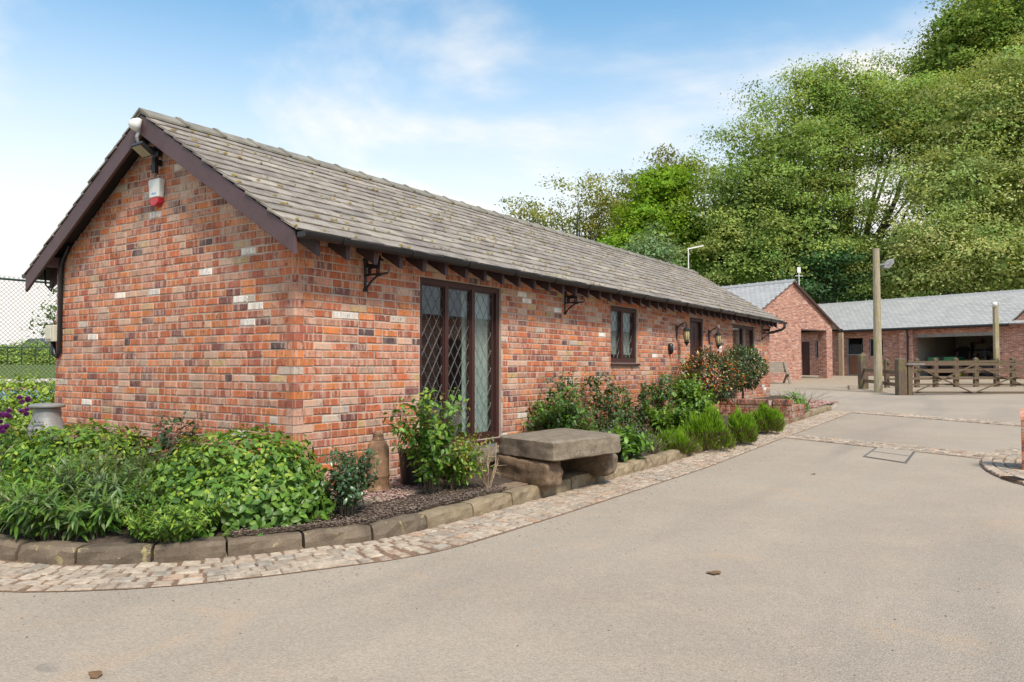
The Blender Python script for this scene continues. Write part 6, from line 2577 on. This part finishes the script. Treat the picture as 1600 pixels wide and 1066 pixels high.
standard_tree('photinia_standard', 'ball-headed small tree with orange-red young leaves left of the door', (9.05, -.62, .15), .52, (.56, .52, .50), 160, [DKG, (.04, .07, .022), (.06, .085, .03), (.10, .045, .025)], [4, 4, 2, 1.3],
              [(.50, .10, .015), (.55, .17, .02), (.36, .06, .015), (.22, .24, .04), (.40, .38, .12), (.16, .22, .04)])
standard_tree('holly_standard', 'dark green ball-headed small tree on a thin stem by the planter', (11.82, -.36, .54), .30, (.50, .48, .50), 161, [DKG, (.045, .08, .022), (.07, .11, .03)], [4, 4, 2], [(.12, .17, .035), (.17, .20, .05), (.20, .13, .05)])

# ------------------------------------------------------------------ trees
def tree(name, label, base, trunk_h, trunk_r, lobes, dens, leaf, cols, wts, seed, lean=(0, 0), clump=(1.15, .42), per=80, bark=None, group='trees of the wood behind the yard', limb=26, light=None, droop=.25, shell=(.55, 1.02), flat=.55, thin=None, core=0):
    """trunk, limbs reaching into each lobe of the crown, and sprays of leaves in layered clumps
    lobes: (right, away, up, r_right, r_away, r_up) measured from the foot of the trunk"""
    r = np.random.default_rng(seed)
    base = np.asarray(base, float)
    t = thing(name, base, label, 'tree', group)
    B3 = np.stack([RT, FW, UP])
    lob = np.asarray(lobes, float)
    tp = [base + np.array([0, 0, -.5])]
    for q in (.25, .5, .75, 1.0):
        tp.append(base + (np.array([lean[0] * q, lean[1] * q, trunk_h * q]) + r.normal(size=3) * trunk_r * .25 * np.array([1, 1, 0])) @ B3)
    tb = MB().tube(tp, [trunk_r * 1.25, trunk_r, trunk_r * .85, trunk_r * .7, trunk_r * .5], 10)
    tb.build('trunk', bark or M['bark'], t)
    vol = lob[:, 3] * lob[:, 4] + lob[:, 3] * lob[:, 5] + lob[:, 4] * lob[:, 5]
    ncl = int(dens * vol.sum() / (clump[0] ** 2))
    li = r.choice(len(lob), ncl, p=vol / vol.sum())
    u = sphere_dirs(r, ncl)
    # the side away from the yard is hidden: keep it thinner
    keep = (u[:, 1] < .30) | (r.random(ncl) < .22)
    u, li = u[keep], li[keep]
    ncl = len(u)
    if thin is not None:          # an open part of the crown where branches show
        tx_, tz_, rx_, rz_, fr_ = thin
        cq = lob[li, :3] + u * lob[li, 3:6] * .95
        kp = (((cq[:, 0] - tx_) / rx_) ** 2 + ((cq[:, 2] - tz_) / rz_) ** 2 > 1) | (r.random(ncl) > fr_)
        u, li = u[kp], li[kp]
        ncl = len(u)
    rad = np.where(r.random(ncl) < .72, r.uniform(.80, shell[1], ncl), r.uniform(shell[0] * .7, .85, ncl))
    wob = 1 + .22 * np.sin(u[:, 0] * 4.1 + seed) * np.cos(u[:, 2] * 4.7 + seed * 2) + .09 * np.sin(u[:, 0] * 9 + u[:, 2] * 8 + seed)
    cl = lob[li, :3] + u * lob[li, 3:6] * (rad * wob)[:, None]
    cl_out = unit(u / lob[li, 3:6])
    lb = MB()
    fork = np.array([lean[0], lean[1], trunk_h])
    for k in range(limb):
        a = lob[r.integers(len(lob))]
        e = a[:3] + sphere_dirs(r, 1)[0] * a[3:6] * r.uniform(.35, .85)
        st_ = np.array([lean[0], lean[1], trunk_h]) * r.uniform(.55, 1.0)
        mid = st_ * .55 + e * .45 + np.array([0, 0, .12 * abs(e[2] - st_[2])]) + r.normal(size=3) * .1 * float(lob[:, 3:6].mean())
        R0 = trunk_r * r.uniform(.22, .42)
        pts = []
        for q in np.linspace(0, 1, 7):
            pts.append(base + ((1 - q) ** 2 * st_ + 2 * q * (1 - q) * mid + q * q * e + r.normal(size=3) * .10) @ B3)
        lb.tube(pts, list(np.linspace(R0, R0 * .18, 7)), 6, cap=False)
        for j in range(4):
            s_ = pts[r.integers(2, 6)]
            e2 = s_ + (sphere_dirs(r, 1)[0] * r.uniform(.25, .6) + np.array([0, 0, .12])) * float(lob[:, 3:6].mean()) @ B3
            lb.tube([s_, (s_ + e2) / 2 + r.normal(size=3) * .15, e2], [R0 * .32, R0 * .22, R0 * .08], 5, cap=False)
    lb.build('limbs', bark or M['bark'], t)
    n = ncl * per
    ci = np.repeat(np.arange(ncl), per)
    cs = r.uniform(.6, 1.3, ncl)
    q = r.normal(size=(n, 3)) * np.array([.55, .55, .5])
    h = np.stack([clump[0] * np.ones(ncl), clump[0] * np.ones(ncl), clump[1] * np.ones(ncl)], 1) * cs[:, None]
    # each spray droops outward from its clump centre
    loc = cl[ci] + q * h[ci]
    rr = np.linalg.norm(q[:, :2], axis=1)
    loc[:, 2] -= droop * rr * rr * h[ci, 0]
    loc += cl_out[ci] * (r.uniform(-.3, .3, n) * clump[0])[:, None]
    pos = base + loc @ B3
    hor = unit(np.concatenate([q[:, :2], r.normal(size=(n, 1)) * .25 - .15], 1)) @ B3
    d = unit(hor + r.normal(size=(n, 3)) * .45)
    nr = unit(UP * flat + cl_out[ci] @ B3 * .5 + hor * .25 + r.normal(size=(n, 3)) * .17)
    cc = pal(r, ncl, np.asarray(cols) * 1.0, wts, .27)
    col = np.clip(cc[ci] * r.uniform(.88, 1.13, (n, 1)), 0, 1)
    if light is not None:
        tipm = (np.abs(q).max(1) > .75) & (r.random(n) < .2)
        col[tipm] = pal(r, int(tipm.sum()), [light], [1], .2)
    LL = leaf * r.uniform(.6, 1.25, n)
    # the deeper foliage of each lobe, seen only through the outer sprays
    nb = int(core * vol.sum())
    if nb:
        lb_i = r.choice(len(lob), nb, p=vol / vol.sum())
        ub = sphere_dirs(r, nb)
        lc_ = lob[lb_i, :3] + ub * lob[lb_i, 3:6] * r.uniform(.25, .80, (nb, 1))
        if thin is not None:
            kp = (((lc_[:, 0] - tx_) / rx_) ** 2 + ((lc_[:, 2] - tz_) / rz_) ** 2 > 1.1)
            lc_, ub = lc_[kp], ub[kp]
            nb = len(lc_)
        pos = np.concatenate([pos, base + lc_ @ B3])
        d = np.concatenate([d, unit(r.normal(size=(nb, 3)))])
        nr = np.concatenate([nr, unit(ub @ B3 + UP * .5 + r.normal(size=(nb, 3)) * .3)])
        LL = np.concatenate([LL, leaf * r.uniform(1.4, 2.4, nb)])
        col = np.concatenate([col, pal(r, nb, cols, wts, .15)])
    foliage('crown', t, pos, d, nr, LL, LL * .62, col, M['tree_leaf'], .15, fine=False)
    return t


def lobes_px(base_px, zd, z0, spec):
    """crown lobes from bearings and heights: (px, py, r_px, r_py, away offset, away radius)"""
    k = zd / F_PX
    out = []
    for px, py, rx, ry, aw, ra_ in spec:
        out.append(((px - base_px) * k, aw, EYE + (573 - py) * k - z0, rx * k, ra_, ry * k))
    return out


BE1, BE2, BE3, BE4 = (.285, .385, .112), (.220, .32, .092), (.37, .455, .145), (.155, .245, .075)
ZB = .8
b4 = site(1342, 60, ZB)
tree('beech_tree', 'great spreading beech with dark branching trunk behind the stables', b4, 7.0, .62,
     lobes_px(1342, 60, ZB, [(1330, 190, 120, 95, 0, 5), (1220, 245, 110, 88, -1, 5), (1420, 160, 95, 80, 1, 4.5), (1155, 325, 95, 85, -1.5, 4.5), (1240, 370, 120, 75, -2, 4.5), (1130, 410, 75, 55, -2, 4), (1350, 300, 110, 60, -1, 4), (1290, 135, 60, 45, 0, 3.5), (1470, 200, 55, 80, 0, 4)]),
     3.6, .225, [BE1, BE2, BE3, BE4], [4, 3, 2.5, 2], 201, lean=(-.6, 0), per=185, limb=34, clump=(1.5, .52), thin=(2.2, 13.2, 3.4, 4.8, .5), core=26, bark=M['bark_dark'], light=(.36, .42, .125), droop=.32)
b6 = site(1530, 54, ZB)
tree('beech_tree', 'nearer pale green beech with layered drooping sprays at the right', b6, 8.0, .60,
     lobes_px(1530, 54, ZB, [(1560, 190, 120, 100, 0, 5), (1480, 300, 100, 75, -1, 4.5), (1600, 300, 120, 95, -1.5, 4.5), (1440, 390, 85, 60, -2, 4), (1540, 410, 110, 65, -2.5, 4.5), (1610, 130, 90, 70, 0, 5), (1390, 440, 60, 40, -2, 3), (1640, 420, 90, 70, -2, 4)]),
     3.5, .215, [(.355, .435, .16), (.285, .36, .125), (.44, .50, .20), (.20, .265, .09)], [4, 3, 3, 1.5], 202, per=175, limb=16, clump=(1.55, .45), core=34, bark=M['bark_dark'], light=(.44, .49, .20), droop=.40)
b5 = site(1530, 72, ZB)
tree('oak_tree', 'tall oak topping the wood in the upper right corner', b5, 14, .6,
     lobes_px(1530, 72, ZB, [(1530, 45, 85, 65, 0, 5), (1590, 30, 80, 70, 0, 5), (1480, 110, 60, 60, 0, 5), (1560, 140, 90, 70, 0, 5)]),
     3.6, .32, [(.215, .31, .075), (.17, .25, .062), (.275, .37, .09)], [3, 3, 2], 203, per=64, limb=20, core=40)
b3 = site(1030, 62, ZB)
tree('maple_tree', 'fresh lime-green maple left of the great beech', b3, 6, .32,
     lobes_px(1030, 62, ZB, [(1035, 300, 48, 52, 0, 3), (1005, 350, 45, 40, -1, 3), (1060, 370, 50, 50, -1, 3), (975, 385, 40, 32, -1, 2.6), (1055, 290, 35, 35, 0, 2.5), (1090, 410, 40, 40, -1, 2.6)]),
     3.4, .28, [(.205, .345, .034), (.155, .275, .03), (.27, .41, .045)], [4, 3, 3], 204, per=66, limb=20, core=60, light=(.36, .48, .04), flat=.4)
b2 = site(1010, 74, ZB)
tree('oak_tree', 'olive-green oak crown rising behind the lime-green maple', b2, 9, .5,
     lobes_px(1010, 74, ZB, [(1050, 280, 60, 48, 0, 4), (1000, 310, 52, 42, 0, 4), (1085, 300, 50, 60, 0, 4), (960, 350, 40, 40, 0, 3.5), (1020, 350, 70, 50, 0, 4)]),
     2.3, .32, [(.24, .26, .075), (.19, .215, .062), (.29, .30, .085)], [3, 3, 2], 205, per=56, limb=34)
b1 = site(905, 66, ZB)
tree('oak_tree', 'thin yellowish oak just coming into leaf above the cottage ridge', b1, 6.5, .38,
     lobes_px(905, 66, ZB, [(905, 320, 50, 50, 0, 3.5), (860, 345, 45, 35, 0, 3), (940, 310, 42, 42, 0, 3), (835, 350, 36, 26, 0, 2.6), (930, 365, 50, 35, 0, 3), (955, 340, 30, 40, 0, 3), (820, 330, 30, 22, 0, 2)]),
     2.0, .27, [(.30, .31, .075), (.24, .26, .068), (.36, .35, .09), (.20, .22, .06)], [3, 3, 2, 2], 206, per=46, limb=46, bark=M['bark_grey'], clump=(1.0, .5))
bs = site(1020, 50, .6)
tree('willow_tree', 'small silvery blue-green willow peeping over the ridge', bs, 3.0, .14,
     lobes_px(1020, 50, .6, [(1018, 385, 32, 32, 0, 1.6), (1000, 398, 28, 22, 0, 1.4), (1035, 400, 28, 25, 0, 1.4)]), 3.2, .20, [(.24, .34, .18), (.19, .28, .14), (.30, .40, .22)], [3, 3, 2], 207, per=60, limb=12, clump=(.7, .4))
bh = site(1290, 56, ZB)
tree('holly_tree', 'dark blue-green understorey tree in front of the great beech trunk', bh, 2.5, .2,
     lobes_px(1290, 56, ZB, [(1290, 405, 45, 30, 0, 2.5), (1270, 440, 60, 35, 0, 2.5), (1330, 445, 50, 30, 0, 2.5)]), 2.6, .28, [(.085, .17, .075), (.11, .215, .09), (.06, .125, .055)], [3, 2, 3], 208, per=64, limb=14, clump=(.9, .35))
# the rest of the wood: trees that fill in behind and below
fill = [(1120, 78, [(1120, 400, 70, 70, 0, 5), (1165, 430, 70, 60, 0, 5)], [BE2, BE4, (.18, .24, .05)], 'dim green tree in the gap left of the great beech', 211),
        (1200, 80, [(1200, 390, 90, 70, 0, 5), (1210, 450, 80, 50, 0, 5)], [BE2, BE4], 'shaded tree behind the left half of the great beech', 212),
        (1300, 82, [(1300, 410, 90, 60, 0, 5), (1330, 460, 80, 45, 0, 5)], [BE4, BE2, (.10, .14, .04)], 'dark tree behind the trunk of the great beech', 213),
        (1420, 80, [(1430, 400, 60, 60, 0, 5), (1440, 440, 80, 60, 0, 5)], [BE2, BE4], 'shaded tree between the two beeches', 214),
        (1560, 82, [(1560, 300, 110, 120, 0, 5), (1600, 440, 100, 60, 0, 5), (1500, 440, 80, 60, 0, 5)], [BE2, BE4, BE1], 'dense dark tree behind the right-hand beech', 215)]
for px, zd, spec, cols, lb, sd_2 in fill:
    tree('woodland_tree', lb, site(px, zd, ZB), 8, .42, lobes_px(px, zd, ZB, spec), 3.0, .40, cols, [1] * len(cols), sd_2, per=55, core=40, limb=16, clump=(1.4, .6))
dome('elder_bush', 'light green bush between the cottage ridge and the wing', 'bush', site(1165, 52, .8), [(0, 0, 3.0, 1.6, 1.5, 2.6), (2.4, 0, 2.4, 1.5, 1.4, 2.4), (-2.6, 0, 2.6, 1.8, 1.5, 2.6), (-5.0, 0, 2.6, 1.8, 1.5, 2.8)], 9000, .26, .6, [(.21, .28, .06), (.16, .23, .05), (.28, .35, .09)], [3, 3, 2], 216)

# --- greenery beyond the court on the left
tree('garden_tree', 'pale leafy tree seen through the court fence beside the cottage corner', site(93, 24.0, .0), 2.2, .09, [(0, 0, 3.1, .62, .55, .95), (-.15, 0, 2.5, .45, .4, .6)], 2.2, .13, [(.13, .20, .05), (.10, .16, .04), (.17, .23, .07)], [3, 3, 2], 220, clump=(.4, .25), per=30, limb=10, group='greenery beyond the tennis court')
for i, (px, zd, w, h, lb) in enumerate(((12, 61, 1.7, 1.6, 'bright yellow-green bush beyond the court at the left edge'), (45, 62, 2.1, 2.0, 'full green bush in the middle beyond the court'), (74, 61.5, 1.7, 1.7, 'yellow-green bush beyond the court next to the cottage corner'), (-28, 61, 1.9, 1.7, 'green bush beyond the court outside the left bushes'))):
    dome('garden_bush', lb, 'bush', site(px, zd, .65), [(0, 0, .9, w, 1.2, h), (w * .6, 0, .6, w * .7, 1, h * .8), (-w * .6, 0, .6, w * .7, 1, h * .8)], 4200, .20, .55, [(.26, .36, .05), (.19, .29, .045), (.33, .43, .07)], [3, 2, 2], 230 + i, group='greenery beyond the tennis court')
dome('field_hedge', 'long dark hedge on the skyline beyond the court', 'hedge', site(30, 105, 1.2), [(k * 3.2 - 22, 0, 1.2, 2.6, 1.6, 2.3 + .5 * math.sin(k * 1.7)) for k in range(14)], 15000, .42, .6, [(.035, .06, .025), (.05, .08, .03), (.03, .05, .022)], [1, 1, 1], 240)
